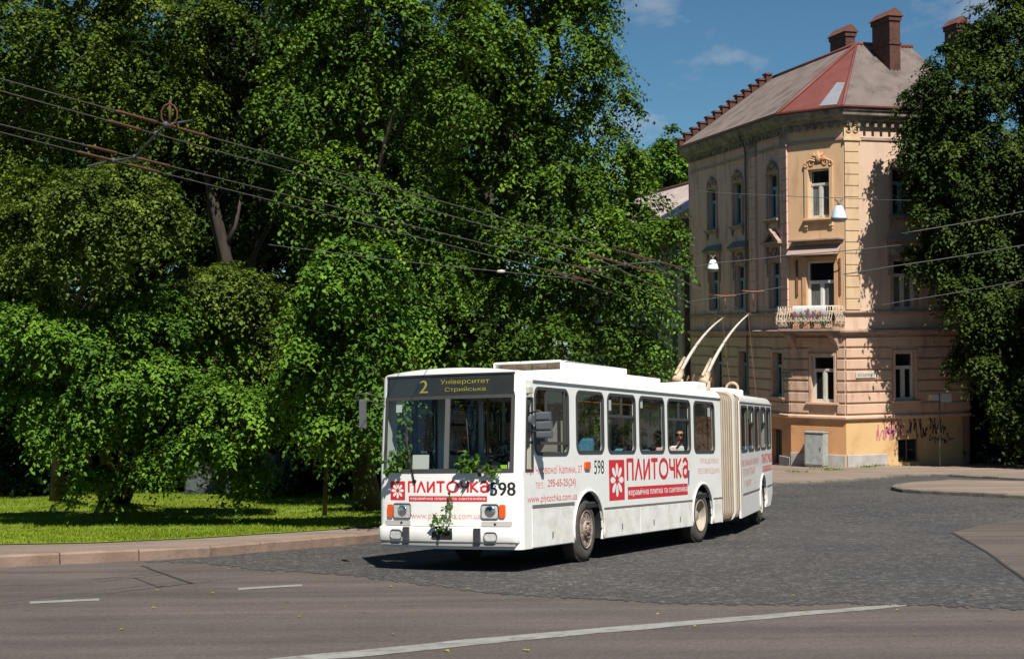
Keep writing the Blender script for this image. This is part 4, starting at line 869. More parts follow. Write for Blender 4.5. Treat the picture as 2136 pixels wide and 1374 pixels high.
for w in WR: window(FR, w, m_winb if w is WR[0] else m_win, curtain=w is WR[1])
for fac, w in ((FL, WLB), (FR, WRB)):
    mb = MB(); mb.prism(rect(w[0], w[1], w[2], w[3]), fac.f, -.2, -.26, [rect(w[0] + .06, w[1] + .06, w[2] - .06, w[3] - .06)]); [mb.box((w[0] + (w[2] - w[0]) * k / 4 - .03, .2, w[1]), (w[0] + (w[2] - w[0]) * k / 4 + .03, .24, w[3]), lambda q, h, zz: fac(q, zz, -h)) for k in ((2,) if fac is FR else (1, 2, 3))]
    o = mb.build('basement_window', m_pipe, house); mb = MB(); mb.box((w[0], .27, w[1]), (w[2], .28, w[3]), lambda q, h, zz: fac(q, zz, -h)); mb.build('pane', m_pane, o)
# surrounds, sills, hoods, ornaments
def curl(mb, fac, cx, cz, r, sg, h=.06, turns=1.4, th=.045):
    pts = []
    for i in range(16):
        t = i / 15; a = sg * t * turns * 2 * math.pi + (math.pi / 2); rr = r * (1 - .75 * t); pts.append(Vector(fac(cx + rr * math.cos(a), cz + rr * math.sin(a), h)))
    mb.tube(pts, [th * (1 - .5 * i / 15) for i in range(16)], 6)
def ornament(fac, w, mat, big=1.0):
    a, z0, b, z1 = w; m = (a + b) / 2; mb = MB(); z = z1 + .22; f = lambda x, y, zz: fac(x, zz, y)
    mb.ball((m, .07, z + .30 * big), (.16 * big, .09, .24 * big), 10, f)
    for k in range(5): an = math.pi * (k + .5) / 5; mb.tube([Vector(fac(m, z + .2 * big, .06)), Vector(fac(m + .42 * big * math.cos(an), z + .2 * big + .40 * big * math.sin(an), .07))], [.07, .03], 6)
    for sg in (1, -1):
        curl(mb, fac, m + sg * .36 * big, z + .08, .16 * big, sg); curl(mb, fac, m + sg * .62 * big, z + .0, .12 * big, -sg); mb.tube([Vector(fac(m + sg * .15, z + .16, .06)), Vector(fac(m + sg * .4, z + .24, .07)), Vector(fac(m + sg * .72 * big, z + .08, .05))], [.07, .05, .03], 6)
    return mb.build('ornament', mat, house)
def surround(fac, w, mat, t=.17, h=.05, sill=True, brk=True):
    a, z0, b, z1 = w; mb = MB(); zb = z0; mb.prism([(a - t, zb), (a, zb), (a, z1), (b, z1), (b, zb), (b + t, zb), (b + t, z1 + t), (a - t, z1 + t)], fac.f, .0, h); mb.build('window_surround', mat, house, bevel=.012)
    if sill:
        mb = MB(); f = lambda q, hh, zz: fac(q, zz, hh); mb.box((a - .26, 0, z0 - .12), (b + .26, .20, z0 - .012), f); mb.box((a - .22, 0, z0 - .2), (b + .22, .12, z0 - .12), f)
        if brk:
            for q in (a - .1, b + .1): mb.box((q - .09, 0, z0 - .42), (q + .09, .11, z0 - .2), f); mb.box((q - .06, 0, z0 - .55), (q + .06, .06, z0 - .42), f)
        mb.build('window_sill', mat, house, bevel=.015)
def hood(fac, w, mat, kind='flat', top=None, out=.32):
    a, z0, b, z1 = w; zb = z1 + .75; f = lambda q, hh, zz: fac(q, zz, hh); mb = MB()
    mb.box((a - .34, 0, zb), (b + .34, out * .6, zb + .09), f); mb.box((a - .42, 0, zb + .09), (b + .42, out, zb + .2), f)
    if kind == 'tri':
        m = (a + b) / 2; L_ = (b - a) / 2 + .42
        for sg in (1, -1): mb.prism([(m + sg * L_, zb + .2), (m, zb + .85), (m, zb + .68), (m + sg * (L_ - .34), zb + .2)], fac.f, 0, out)
        mb.prism([(m - L_ + .3, zb + .2), (m + L_ - .3, zb + .2), (m, zb + .7)], fac.f, 0, .06)
    o = mb.build('window_hood', mat, house, bevel=.01)
    if top: mb = MB(); mb.prism([(0, 0), (out + .05, 0), (0, .32)], lambda q, zz, h: fac(h, zb + .203 + zz, q), a - .44, b + .44); mb.build('hood_cover', top, o)
    mb = MB(); m = (a + b) / 2
    for sg in (1, -1): curl(mb, fac, m + sg * .26, z1 + .42, .2, sg, .06, 1.3, .05); mb.tube([Vector(fac(m, z1 + .2, .05)), Vector(fac(m + sg * .3, z1 + .2, .06)), Vector(fac(m + sg * .5, z1 + .5, .05))], .05, 6)
    mb.ball((m, .05, z1 + .45), (.13, .09, .2), 10, lambda x, y, zz: fac(x, zz, y)); mb.build('ornament', mat, house)
    for sg, q in ((-1, a - .25), (1, b + .25)): mb = MB(); mb.box((q - .07, 0, z1 - .1), (q + .07, .13, zb), f); mb.box((q - .05, 0, z1 - .75), (q + .05, .07, z1 - .1), f); mb.build('bracket', mat, house, bevel=.012)
for i, w in enumerate(WL):
    if i < 3: surround(FL, w, m_trim); ornament(FL, w, m_trim, .8)
    elif i < 6: surround(FL, w, m_trim, sill=False); hood(FL, w, m_trim, 'tri' if i == 5 else 'flat', m_copper if i < 5 else None)
    else: surround(FL, w, m_plg, .12, .08, True, False)
surround(FC, WC[0], m_ply, .2, .06); ornament(FC, WC[0], m_trimo, 1.05); surround(FC, WC[2], m_plg, .13, .08, True, False)
surround(FC, WC[1], m_trimo, .22, .05, False)
surround(FR, WR[0], m_trim); ornament(FR, WR[0], m_trim, .95); surround(FR, WR[1], m_trim, sill=False); hood(FR, WR[1], m_trim); surround(FR, WR[2], m_plg, .13, .08, True, False)
# awning over the balcony door
a, z0, b, z1 = WC[1]; mb = MB(); mb.box((a - .75, 0, z1 + .95), (b + .55, .42, z1 + 1.05), lambda q, h, zz: FC(q, zz, h)); mb.box((a - .6, 0, z1 + .82), (b + .45, .25, z1 + .95), lambda q, h, zz: FC(q, zz, h)); mb.build('door_hood', m_trim, house, bevel=.02)
mb = MB(); mb.grid([a - .85 + (b - a + 1.3) * i / 10 for i in range(11)], [0, 1], lambda q, t: FC(q, z1 + .78 - .48 * t, .05 + .42 * t), False); mb.build('awning', M('awning_cloth', (.36, .26, .22), rough=.9), house, fix=False)
for q in (a - .5, b + .3):
    mb = MB(); mb.tube([FC(q, z1 - .5, .03), FC(q, z1 + .36, .46)], .02); mb.box((q - .05, 0, z1 - 1.6), (q + .05, .06, z1 + .1), lambda x, h, zz: FC(x, zz, h)); mb.build('awning_bracket', m_rustd, house)
# pilasters (quoin blocks)
def pil(fac, a, b, mat, z0=None, z1=None, name='pilaster', h=.10):
    z0 = z0 or z_f1 + .08; z1 = z1 or ZT - 1.0; n = 15; mb = MB()
    for i in range(n): q0, q1 = z0 + (z1 - z0) * i / n + .02, z0 + (z1 - z0) * (i + 1) / n - .02; mb.box((a, 0, q0), (b, h, q1), lambda q, hh, zz: fac(q, zz, hh))
    mb.box((a + .01, 0, z0), (b - .01, h - .035, z1), lambda q, hh, zz: fac(q, zz, hh)); o = mb.build(name, mat, house, bevel=.012)
    mb = MB(); mb.box((a - .09, 0, z1), (b + .09, h + .06, z1 + .1), lambda q, hh, zz: fac(q, zz, hh)); mb.box((a - .03, 0, z1 + .1), (b + .03, h, z1 + .7), lambda q, hh, zz: fac(q, zz, hh))
    m = (a + b) / 2
    for sg in (1, -1): curl(mb, fac, m + sg * .2, z1 + .5, .15, sg, h + .02, 1.2, .05); mb.box((m + sg * .2 - .1, 0, z1 + .7), (m + sg * .2 + .1, h + .1, z1 + .95), lambda q, hh, zz: fac(q, zz, hh))
    mb.build('capital', mat if mat is not m_pl else m_trim, o)
m_ppl = M('pale_ochre_plaster', (.60, .43, .26), (.54, .39, .25), scale=1.2, rough=.9, dirt=(.42, .28, .19), dscale=1.6, dlo=.5, dhi=.72, stretch=(1.5, 1.5, .4))
pil(FR, .02, .78, m_ppl); pil(FL, LL - .75, LL - .02, m_pl); p1 = FL.pix(1566, 400)[0]; pil(FL, p1 - .05, p1 + .72, m_pl)
# courses and cornice, swept round the corner
def sweep(prof, name, mat, a0=0, a1=None, z=0, par=None, more=None):
    P = [FL.A + FL.d * a0, Av, Bv, Bv + dR * (a1 or LRt)]; ns = [FL.n, (FL.n + FC.n), (FC.n + FR.n), FR.n]; k = [1, 1, 1, 1]; D = []
    for i, n in enumerate(ns):
        n = n.normalized(); ref = (FL.n, FL.n, FC.n, FR.n)[i]; D.append(n / n.dot(ref))
    mb = MB(); m = len(prof); V = []
    for p, d in zip(P, D):
        for o, zz in prof: q = p + d * o; V.append((q.x, q.y, z + zz))
    F_ = [(i * m + j, (i + 1) * m + j, (i + 1) * m + (j + 1) % m, i * m + (j + 1) % m) for i in range(3) for j in range(m)] + [tuple(range(m)), tuple(reversed(range(3 * m, 4 * m)))]
    mb.add(V, F_)
    if more: more(mb)
    return mb.build(name, mat, par or house)
sweep([(0, 0), (.12, 0), (.16, .06), (.16, .14), (.06, .2), (0, .2)], 'string_course', m_plg, z=z_pl - .02)
sweep([(0, 0), (.10, 0), (.22, .1), (.30, .12), (.30, .2), (0, .28)], 'string_course', m_trim, z=z_s1 - .02)
sweep([(0, 0), (.10, 0), (.16, .08), (.16, .14), (0, .2)], 'string_course', m_trim, z=z_f1 - .12)
sweep([(0, 0), (.06, 0), (.06, .12), (0, .14)], 'string_course', m_trim, z=ZT - .95)
def dent(mb):
    for fac, ln in ((FL, LL), (FC, Lc), (FR, LRt)):
        n = int(ln / .42)
        for i in range(n): q = (i + .5) * ln / n; mb.box((q - .07, .02, ZT - .36), (q + .07, .30, ZT - .20), lambda x, h, zz: fac(x, zz, h))
sweep([(0, 0), (.10, .0), (.14, .16), (.34, .22), (.36, .34), (.52, .40), (.56, .58), (.62, .60), (.62, .68), (0, .72)], 'cornice', m_corn, a0=-.35, z=ZT - .25, more=dent)
sweep([(.56, .02), (.66, .0), (.72, .05), (.72, .12), (.58, .13)], 'gutter', m_redm, a0=-.35, z=ZT + .44)
# roof
rd = 5.3; ze = ZT + .50; zr = CZ + (687 - 101) / FPX * 73.2; nL, nC, nR = FL.n, FC.n, FR.n; ov = .62
def isect(P, d, Q, e):
    den = d.x * (-e.y) + e.x * d.y; t = ((Q.x - P.x) * (-e.y) + e.x * (Q.y - P.y)) / den; return P + d * t
EA = isect(Av + nL * ov, dL, Av + nC * ov, dC); EB = isect(Bv + nC * ov, dC, Bv + nR * ov, dR); ED = Av + dL * (LL + .3) + nL * ov; ER = Bv + dR * (LRt + .5) + nR * ov
RC = isect(Av - nL * rd, dL, Bv - nR * rd, dR); RD = ED - nL * (rd + ov); RR_ = RC + dR * ((ER - RC).dot(dR))
v3 = lambda p, z: Vector((p.x, p.y, z))
def corr(mb, P00, P10, P01, P11, pitch=.19, amp=.028):
    # corrugated sheet between eave P00-P10 and ridge P01-P11, ribs run up the slope
    n = max(8, int((P10 - P00).length / pitch * 4)); nr = (P10 - P00).cross(P01 - P00).normalized(); ed = (P10 - P00); e = ed.normalized(); V = []
    return mb.grid([i / n for i in range(n + 1)], [0, .5, 1], lambda s, t: (P00.lerp(P10, s)).lerp(P01.lerp(P11, s), t) + nr * amp * math.sin(2 * math.pi * s * ed.length / pitch), True)
# ribs parallel to the slope: split each slope in a rectangle-like strip field by clipping
def slope_plane(name, E0, E1, R0, R1, mat, pitch=.2, amp=.03):
    e = (E1 - E0).normalized(); up = (R0 - E0); up = (up - e * up.dot(e)).normalized(); n = e.cross(up); poly = [E0, E1, R1, R0]
    s = [((p - E0).dot(e), (p - E0).dot(up)) for p in poly]; smin, smax = min(q[0] for q in s), max(q[0] for q in s); N_ = int((smax - smin) / pitch * 5)
    def yr(x):
        ys = []
        for (x0, y0), (x1, y1) in zip(s, s[1:] + s[:1]):
            if abs(x1 - x0) > 1e-6 and min(x0, x1) - 1e-6 <= x <= max(x0, x1) + 1e-6: ys.append(y0 + (y1 - y0) * (x - x0) / (x1 - x0))
        return (min(ys), max(ys)) if ys else (0, 0)
    mb = MB(); cols = [smin + (smax - smin) * (i + .0) / N_ for i in range(N_ + 1)]
    mb.grid(cols, [0, 1], lambda x, t: E0 + e * x + up * (yr(x)[0] + (yr(x)[1] - yr(x)[0]) * t) + n * amp * math.sin(2 * math.pi * x / pitch), True)
    return mb.build(name, mat, house, fix=False)
slope_plane('roof', v3(ED, ze), v3(EA, ze), v3(RD, zr), v3(RC, zr), m_asb); slope_plane('roof', v3(EB, ze), v3(ER, ze), v3(RC, zr), v3(RR_, zr), m_asb)
mb = MB(); A3, B3, C3 = v3(EA, ze), v3(EB, ze), v3(RC, zr); mb.add([A3, B3, C3], [(0, 1, 2)])
up3 = Vector((0, 0, .05)); mb.tube([A3 + up3, C3 + up3], .09, 6); mb.tube([B3 + up3, C3 + up3], .07, 6); mb.build('roof_corner', m_redm, house)
nn = (B3 - A3).cross(C3 - A3).normalized(); nn = nn if nn.z > 0 else -nn
pt = lambda s, t: (A3.lerp(B3, s)).lerp(C3, t) + nn * .03
mb = MB(); mb.add([pt(.62, .04), pt(.90, .03), pt(.93, .36), pt(.72, .38)], [(0, 1, 2, 3)]); mb.build('roof_patch', m_metal, house)
mb = MB(); bk = 2 * rd + ov; mb.add([v3(RD, zr), v3(RC, zr), v3(RC - nL * (rd + ov) + dR * .0, ze), v3(RD - nL * (rd + ov), ze), v3(RR_, zr), v3(RR_ - nR * (rd + ov), ze), v3(RC - nR * (rd + ov), ze)], [(0, 1, 2, 3), (1, 4, 5, 6)]); mb.build('roof_back', m_asb, house)
mb = MB(); mb.tube([v3(RD, zr + .05), v3(RC, zr + .05), v3(RR_, zr + .05)], .11, 8); mb.build('ridge_cap', m_redm, house)
# stepped fire wall at the far gable
mb = MB(); n = 13; L_ = rd + ov; g0 = ED + nL * (-.05); st = [(-.05, ZG), (L_ * 2, ZG), (L_ * 2, ze)]
top = []
for i in range(n):
    x0, x1 = L_ * i / n, L_ * (i + 1) / n; z1 = ze + (zr - ze) * (i + 1) / n + .18; top += [(x0, z1), (x1 - .12, z1), (x1 - .12, z1 - .12), (x1, z1 - .12)]
pl = [(.1, ze - .35)] + [(max(.1, a_), b_) for a_, b_ in top] + [(L_ + .6, zr + .3), (L_ + .6, zr), (2 * L_, ze), (2 * L_, ze - .35)]
gf = lambda a, z, h: ((ED - nL * a + dL * h).x, (ED - nL * a + dL * h).y, z)
mb.prism(pl, gf, .02, .42); mb.build('stepped_gable', m_brick, house)
mb = MB(); mb.prism(rect(ov + .03, ZG, 2 * rd, ze - .36), gf, -.28, .12); mb.build('side_wall', m_pl, house)
mb = MB()
for i in range(n): x0, x1 = L_ * i / n, L_ * (i + 1) / n; z1 = ze + (zr - ze) * (i + 1) / n + .18; mb.box((x0 - .06, -.04, z1 + .002), (x1 - .1, .48, z1 + .10), lambda a, h, z: gf(a, z, h))
mb.build('gable_coping', m_tile, house)
# chimneys
def chimney(px0, px1, pyt, Y, zb, wl, ww, name='chimney'):
    c = at((px0 + px1) / 2, 100, Y); zt = at((px0 + px1) / 2, pyt, Y).z; cv = Vector((c.x, c.y)); f = lambda a, b, z: ((cv + dL * a + dR * b).x, (cv + dL * a + dR * b).y, z); mb = MB()
    h = zt - .38; mb.box((-wl / 2, -ww / 2, zb), (wl / 2, ww / 2, h), f); mb.box((-wl / 2 - .06, -ww / 2 - .06, h - .22), (wl / 2 + .06, ww / 2 + .06, h - .02), f); mb.box((-wl / 2 - .05, -ww / 2 - .05, zb + (h - zb) * .5), (wl / 2 + .05, ww / 2 + .05, zb + (h - zb) * .5 + .1), f)
    o = mb.build(name, m_brick, house); mb = MB(); mb.prism([(-ww / 2 - .16, h + .002), (ww / 2 + .16, h + .002), (0, h + .42)], lambda b, z, a: f(a, b, z), -wl / 2 - .12, wl / 2 + .12); mb.build('chimney_cap', m_tile, o)
    mb = MB(); mb.tube([f(.2, 0, h + .35), f(.2, 0, h + .75)], .09, 8); mb.build('flue', m_pipe, o) if name == 'x' else None
chimney(1731, 1784, 59, 75.6, zr - 1.2, 1.75, .55); chimney(1822, 1875, 26, 72.0, zr - 1.8, 1.75, .60); chimney(1976, 2012, 40, 76.0, zr - 1.0, 1.2, .62)
an = at(2024, 100, 75); mb = MB(); zt = at(2022, -6, 75).z; mb.tube([(an.x, an.y, zr - 1), (an.x, an.y, zt + .5)], .035, 6); mb.tube([(an.x - .7, an.y, zt - .35), (an.x + .1, an.y, zt + .1)], .02, 5); mb.tube([(an.x - .25, an.y, zt - 1.65), (an.x + .5, an.y, zt - 1.25)], .025, 5); mb.build('roof_antenna', M('antenna_blue', (.05, .07, .14), rough=.5), house)
mb = MB(); q = FL.pix(1559, 400)[0]; mb.tube([FL(q, ZT + .2, .5), FL(q, ZT - .5, .12), FL(q, ZT - 1.0, .1), FL(q, ZG + .3, .1)], .06, 8); mb.build('drain_pipe', m_pipe, house)
# balcony
a, z0, b, z1 = WC[1]; ba, bb = FC.pix(1640, 690)[0] + .1, FC.pix(1764, 690)[0] - .1; zb = z_s2 + .04; od = .95
mb = MB(); f = lambda q, h, zz: FC(q, zz, h); mb.box((ba, .0, zb - .16), (bb, od, zb), f); mb.box((ba + .08, .0, zb - .26), (bb - .08, od - .1, zb - .162), f); bal = mb.build('balcony', m_trim, house, bevel=.02)
for q in (ba + .35, bb - .35): mb = MB(); mb.prism([(0, zb - .262), (od - .2, zb - .262), (od - .25, zb - .4), (.25, zb - .75), (.1, zb - 1.0), (0, zb - 1.05)], lambda h, zz, x: FC(q + x, zz, h), -.13, .13); mb.build('bracket', m_trim, bal, bevel=.03)
mb = MB(); zr2 = zb + 1.0; run = [(ba + .04, .05), (ba + .04, od - .04), (bb - .04, od - .04), (bb - .04, .05)]
def belly(t): return .16 * math.sin(math.pi * min(1, t * 1.25) ** .8) if t < .8 else .02
L0 = 0
for (q0, h0), (q1, h1) in zip(run, run[1:]):
    ln = math.hypot(q1 - q0, h1 - h0); n = max(3, int(ln / .13)); nx, ny = ((-1, 0), (0, 1), (1, 0))[run.index((q0, h0))]
    mb.tube([FC(q0, zr2, h0), FC(q1, zr2, h1)], .03, 6); mb.tube([FC(q0, zb + .06, h0), FC(q1, zb + .06, h1)], .022, 6)
    for i in range(n + 1):
        q, h = q0 + (q1 - q0) * i / n, h0 + (h1 - h0) * i / n; mb.tube([FC(q + nx * belly(t), zb + .05 + .95 * t, h + ny * belly(t)) for t in (0, .15, .3, .45, .6, .8, 1)], .016, 5)
        if i < n and i % 2 == 0:
            for tt, rr in ((.35, .09), (.68, .07)):
                cq, ch = q + (q1 - q0) / n / 1, h + (h1 - h0) / n / 1; mb.tube([FC(cq + (rr * math.cos(u) if nx == 0 else nx * belly(tt)), zb + .05 + .95 * tt + rr * math.sin(u), ch + (rr * math.cos(u) if nx else ny * belly(tt))) for u in [2 * math.pi * k / 10 for k in range(11)]], .016, 4)
mb.build('railing', m_iron, bal)
BAL = (ba, bb, zb, od)
mb = MB(); mb.grid([a - .1 + (b - a + .3) * i / 14 for i in range(15)], [0, .33, .66, 1], lambda q, t: FC(q, zr2 + .04 - .72 * t, od + .20 * math.sin(math.pi * min(1, t + .2)) + .03 + .015 * math.sin(q * 19)), True)
cl = mb.build('banner_cloth', M('white_cloth', (.80, .78, .75), rough=.9), fix=False); tag(cl, 'white cloth with pink flowers hanging over the ornate balcony railing', 'cloth')
rnd = random.Random(5); fm = {k: M('cloth_' + k, c, rough=.9) for k, c in (('rose', (.62, .05, .2)), ('leafgreen', (.08, .25, .06)), ('ochre', (.5, .25, .04)))}
for k, c in (('rose', 5), ('leafgreen', 3), ('ochre', 5)):
    mb = MB()
    for i in range(c): q = a + rnd.random() * (b - a) * .9; t = .25 + rnd.random() * .5; zz = zr2 + .04 - .72 * t; h = od + .20 * math.sin(math.pi * min(1, t + .2)) + .055; r = .05 + rnd.random() * .04; mb.add([FC(q + r * math.cos(u), zz + r * .8 * math.sin(u), h) for u in [2 * math.pi * j / 8 for j in range(8)]], [tuple(range(8))])
    o = mb.build('printed_flowers', fm[k], cl, fix=False)
def pot(x, col, label, green=None):
    q = FC.pix(x, 687)[0]; c = Vector(FC(q, zb, od - .14)); root = empty('flower_pot', c, label, 'flower pot'); mb = MB(Matrix.Translation(c)); mb.lathe([(0, .002), (.09, .002), (.13, .24), (.145, .24), (.145, .28), (.12, .28), (.11, .2), (0, .2)], lambda u, v, h: (u, v, h), 14); mb.build('pot', col, root)
    rn = np.random.RandomState(int(x)); n = 90; P = rn.normal(size=(n, 3)) * [.10, .10, .08] + [0, 0, .33]; V = leaf_arrays(P, unit(rn.normal(size=(n, 3)) + [0, 0, .6]), unit(rn.normal(size=(n, 3))), np.full(n, .1), rn); me = mesh_from_quads('plant', V, rn.rand(n), green or m_leafb); o = bpy.data.objects.new('plant', me); COL.objects.link(o); o.parent = root
pot(1712, M('terracotta', (.45, .10, .05), rough=.8), 'red clay pot with a small plant on the balcony floor'); pot(1736, M('green_plastic', (.03, .25, .07), rough=.4), 'bright green planter at the right of the balcony cloth'); pot(1668, M('brown_pot', (.2, .11, .06), rough=.8), 'brown pot behind the left curve of the balcony railing'); pot(1690, M('white_pot', (.6, .58, .55), rough=.7), 'pale pot between the balcony cloth and the brown pot')
# street plates on the wall, cabinet at its foot
def plate(fac, x0, y0, x1, y1, label, m1, m2, h=.1):
    a, z1 = fac.pix(x0, y0); b, z0 = fac.pix(x1, y1); mb = MB(); mb.prism(rect(a, z0, b, z1), fac.f, h, h + .03); o = mb.build('street_sign', m1, bevel=.005); tag(o, label, 'street sign')
    mb = MB(); mb.prism(rect(a + .07, z0 + .05, b - .07, z1 - .05), fac.f, h + .031, h + .034); mb.build('sign_band', m2, o)
plate(FR, 1783, 776, 1824, 787, 'white street name plate on the sunlit wall beside the corner', m_win, M('worn_grey_print', (.25, .22, .18), (.5, .45, .38), scale=9, rough=.7)); plate(FL, 1634, 776, 1657, 787, 'dark street name plate on the shaded wall near the corner', m_pipe, M('dark_enamel', (.03, .03, .035), (.2, .17, .14), scale=8, lo=.5, hi=.6, rough=.4))
a, _ = FC.pix(1694, 900); b, _ = FC.pix(1733, 900); cz0 = gz(66) - .02; cz1 = FC.pix(1710, 898)[1]; T = Vector(FC((a + b) / 2, cz0, .5)); cab = empty('utility_cabinet', T, 'grey sheet metal utility cabinet standing against the corner of the house', 'cabinet')
m_cab = M('cabinet_paint', (.36, .39, .38), (.31, .34, .33), scale=3, rough=.5, dirt=(.2, .2, .18), dscale=4)
f = lambda q, h, zz: FC(q, zz, h); mb = MB(); mb.box((a, .25, cz0 + .1), (b, .72, cz1 - .06), f); mb.build('body', m_cab, cab, bevel=.012); mb = MB(); mb.box((a - .03, .22, cz1 - .058), (b + .03, .78, cz1), f); mb.build('roof', m_cab, cab, bevel=.01); mb = MB(); mb.box((a + .03, .25, cz0 - .3), (b - .03, .68, cz0 + .1), f); mb.build('base', m_stone, cab)
mb = MB(); mb.box((a + .05, .722, cz0 + .16), (b - .05, .738, cz1 - .12), f); dr = mb.build('door', m_cab, cab, bevel=.006); mb = MB(); mb.box((b - .16, .74, (cz0 + cz1) / 2), (b - .12, .77, (cz0 + cz1) / 2 + .16), f); mb.build('handle', m_pipe, dr)
# graffiti
m_gr = M('graffiti_black', (.03, .012, .018), rough=.8); m_grp = M('graffiti_pink', (.45, .12, .2), rough=.8)
rnd = random.Random(11)
def scrawl(px0, px1, py0, py1, n, mat, seed):
    rn = random.Random(seed); mb = MB(); a, z1 = FR.pix(px0, py0); b, z0 = FR.pix(px1, py1)
    for i in range(n):
        x = a + (b - a) * i / n; w = (b - a) / n; u = rn.random() < .5; pts = [(x + rn.uniform(-.4, .5) * w, z0 + (.05 if u else .95) * (z1 - z0)), (x + rn.uniform(-.8, 1.8) * w, z0 + rn.uniform(.9, 1.7) * (z1 - z0)), (x + rn.uniform(-.8, 1.8) * w, z0 + rn.uniform(-.7, .1) * (z1 - z0)), (x + rn.uniform(.5, 1.5) * w, z0 + rn.uniform(.1, .9) * (z1 - z0))]; sm = []
        for k in range(13):
            t = k / 12; sm.append(tuple(sum(c * p[j] for c, p in zip(((1 - t) ** 3, 3 * t * (1 - t) ** 2, 3 * t * t * (1 - t), t ** 3), pts)) for j in (0, 1)))
        for k, (p, q) in enumerate(zip(sm, sm[1:])): strokes(mb, [[p, q]], .05, FR.f, .012 + .0007 * ((i * 3 + k) % 9))
    mb.build('graffiti_lettering', mat, house, fix=False)
scrawl(1828, 1886, 876, 918, 9, m_grp, 3); scrawl(1850, 1885, 878, 905, 4, m_gr, 8); scrawl(1892, 1935, 874, 912, 8, m_gr, 4); scrawl(1936, 1972, 874, 905, 7, m_gr, 5); scrawl(1938, 1985, 905, 924, 5, m_gr, 6)

# ------------------------------------------------------------------ the lower grey house beyond it
m_gw = M('grey_render', (.20, .185, .15), (.27, .25, .2), scale=1.5, rough=.95, dirt=(.10, .09, .07), dscale=2, dlo=.45, dhi=.65, bump=.5, bscale=14); m_roofl = M('pale_metal_roof', (.55, .48, .43), (.45, .33, .29), scale=1, rough=.5, dirt=(.35, .12, .08), dscale=1.5, dlo=.55, dhi=.7, stretch=(2, 2, .5)); m_yst = M('yellow_grey_stone', (.33, .29, .20), (.26, .23, .16), scale=2, rough=.95)
A2 = Av + dL * (LL + .5) + FL.n * .25; L2 = 22.0; F2 = Fac(A2 + dL * L2, -dL); h2 = empty('grey_house', Vector((A2.x, A2.y, gz(82))), 'lower grey house with blue windows and a pale metal roof past the corner house', 'building')
zc = F2.pix(1415, 612)[1]; ze2 = F2.pix(1440, 452)[1]
W2 = []
for xc in (1411, 1366): 
    t = F2.pix(xc, 720)[0]; W2.append((t - .6, F2.pix(xc, 768)[1], t + .6, F2.pix(xc, 686)[1])); 
for k in range(3): w = W2[1]; d = W2[0][0] - W2[1][0]; W2.append((w[0] - d * (k + 1), w[1], w[2] - d * (k + 1), w[3]))
up = zc + 1.0; W2u = [(w[0], up + .3, w[2], up + 2.2) for w in W2]
mb = MB(); mb.prism(rect(0, ZG - 2, L2, ze2), F2.f, 0, -.4, [hole(w) for w in W2 + W2u]); mb.prism(rect(0, ZG - 2, 10, ze2), lambda x, z, h: ((F2.A - F2.n * x + F2.d * (L2 - h)).x, (F2.A - F2.n * x + F2.d * (L2 - h)).y, z), 0, .4); mb.build('wall', m_gw, h2)
mb = MB(); f = lambda q, h, zz: F2(q, zz, h); mb.box((L2 - .75, 0, ZG - 2), (L2 + .02, .16, zc + 1.2), f); mb.build('corner_pilaster', m_yst, h2, bevel=.03)
mb = MB(); mb.box((0, 0, zc), (L2 - .8, .3, zc + .12), f); mb.box((0, 0, zc - .3), (L2 - .8, .12, zc), f); mb.build('string_course', m_gw, h2)
for w in W2 + W2u:
    mb = MB(); a, z0, b, z1 = w; g = lambda q, h, zz: F2(q, zz, -.2 - h); mb.prism(rect(a, z0, b, z1), F2.f, -.2, -.27, [rect(a + .08, z0 + .08, b - .08, z1 - .08)]); mb.box(((a + b) / 2 - .06, -.01, z0), ((a + b) / 2 + .06, .06, z1), g); mb.box((a, -.012, z1 - .75), (b, .06, z1 - .65), g); o = mb.build('window', M('sky_blue_paint', (.10, .26, .40), rough=.5) if w is W2[0] else bpy.data.materials['sky_blue_paint'], h2); mb = MB(); mb.box((a, .06, z0), (b, .07, z1), g); mb.build('pane', m_pane, o)
for w in W2:
    a, z0, b, z1 = w; m = (a + b) / 2; mb = MB(); n = 14; out = [(m + (.95) * math.cos(math.pi * i / n), z1 + .35 + .85 * math.sin(math.pi * i / n)) for i in range(n + 1)]; inn = [(m + .72 * math.cos(math.pi * i / n), z1 + .35 + .62 * math.sin(math.pi * i / n)) for i in range(n, -1, -1)]; mb.prism(out + inn, F2.f, 0, .55); mb.box((a - .35, 0, z1 + .15), (b + .35, .35, z1 + .34), f); mb.build('window_pediment', M('lead_grey', (.30, .32, .36), rough=.6) if w is W2[0] else bpy.data.materials['lead_grey'], h2)
    mb = MB(); mb.box((a - .3, 0, z0 - .2), (b + .3, .2, z0 - .02), f); mb.build('window_sill', m_gw, h2)
zr3 = ze2 + 3.2; mb = MB(); mb.add([F2(-.5, ze2 - .1, .9), F2(L2 + .0, ze2 - .1, .9), F2(L2 + .0, zr3, -5), F2(-.5, zr3, -5), F2(L2, ze2, -11), F2(-.5, ze2, -11)], [(0, 1, 2, 3), (3, 2, 4, 5)]); mb.build('roof', m_roofl, h2, fix=False)
mb = MB(); mb.box((0, .0, ze2 - 1.5), (L2, .03, ze2 - .15), f); mb.build('red_board', M('red_board', (.35, .03, .04), rough=.6), h2)
mb = MB(); mb.box((-.4, .82, ze2 - .28), (L2, .92, ze2 - .12), f); mb.build('roof_edge', M('blue_grey_edge', (.16, .2, .25), rough=.5), h2); mb = MB(); mb.tube([F2(-.5, zr3 + .05, -5), F2(L2, zr3 + .05, -5)], .12, 6); mb.build('ridge_cap', m_tile, h2)
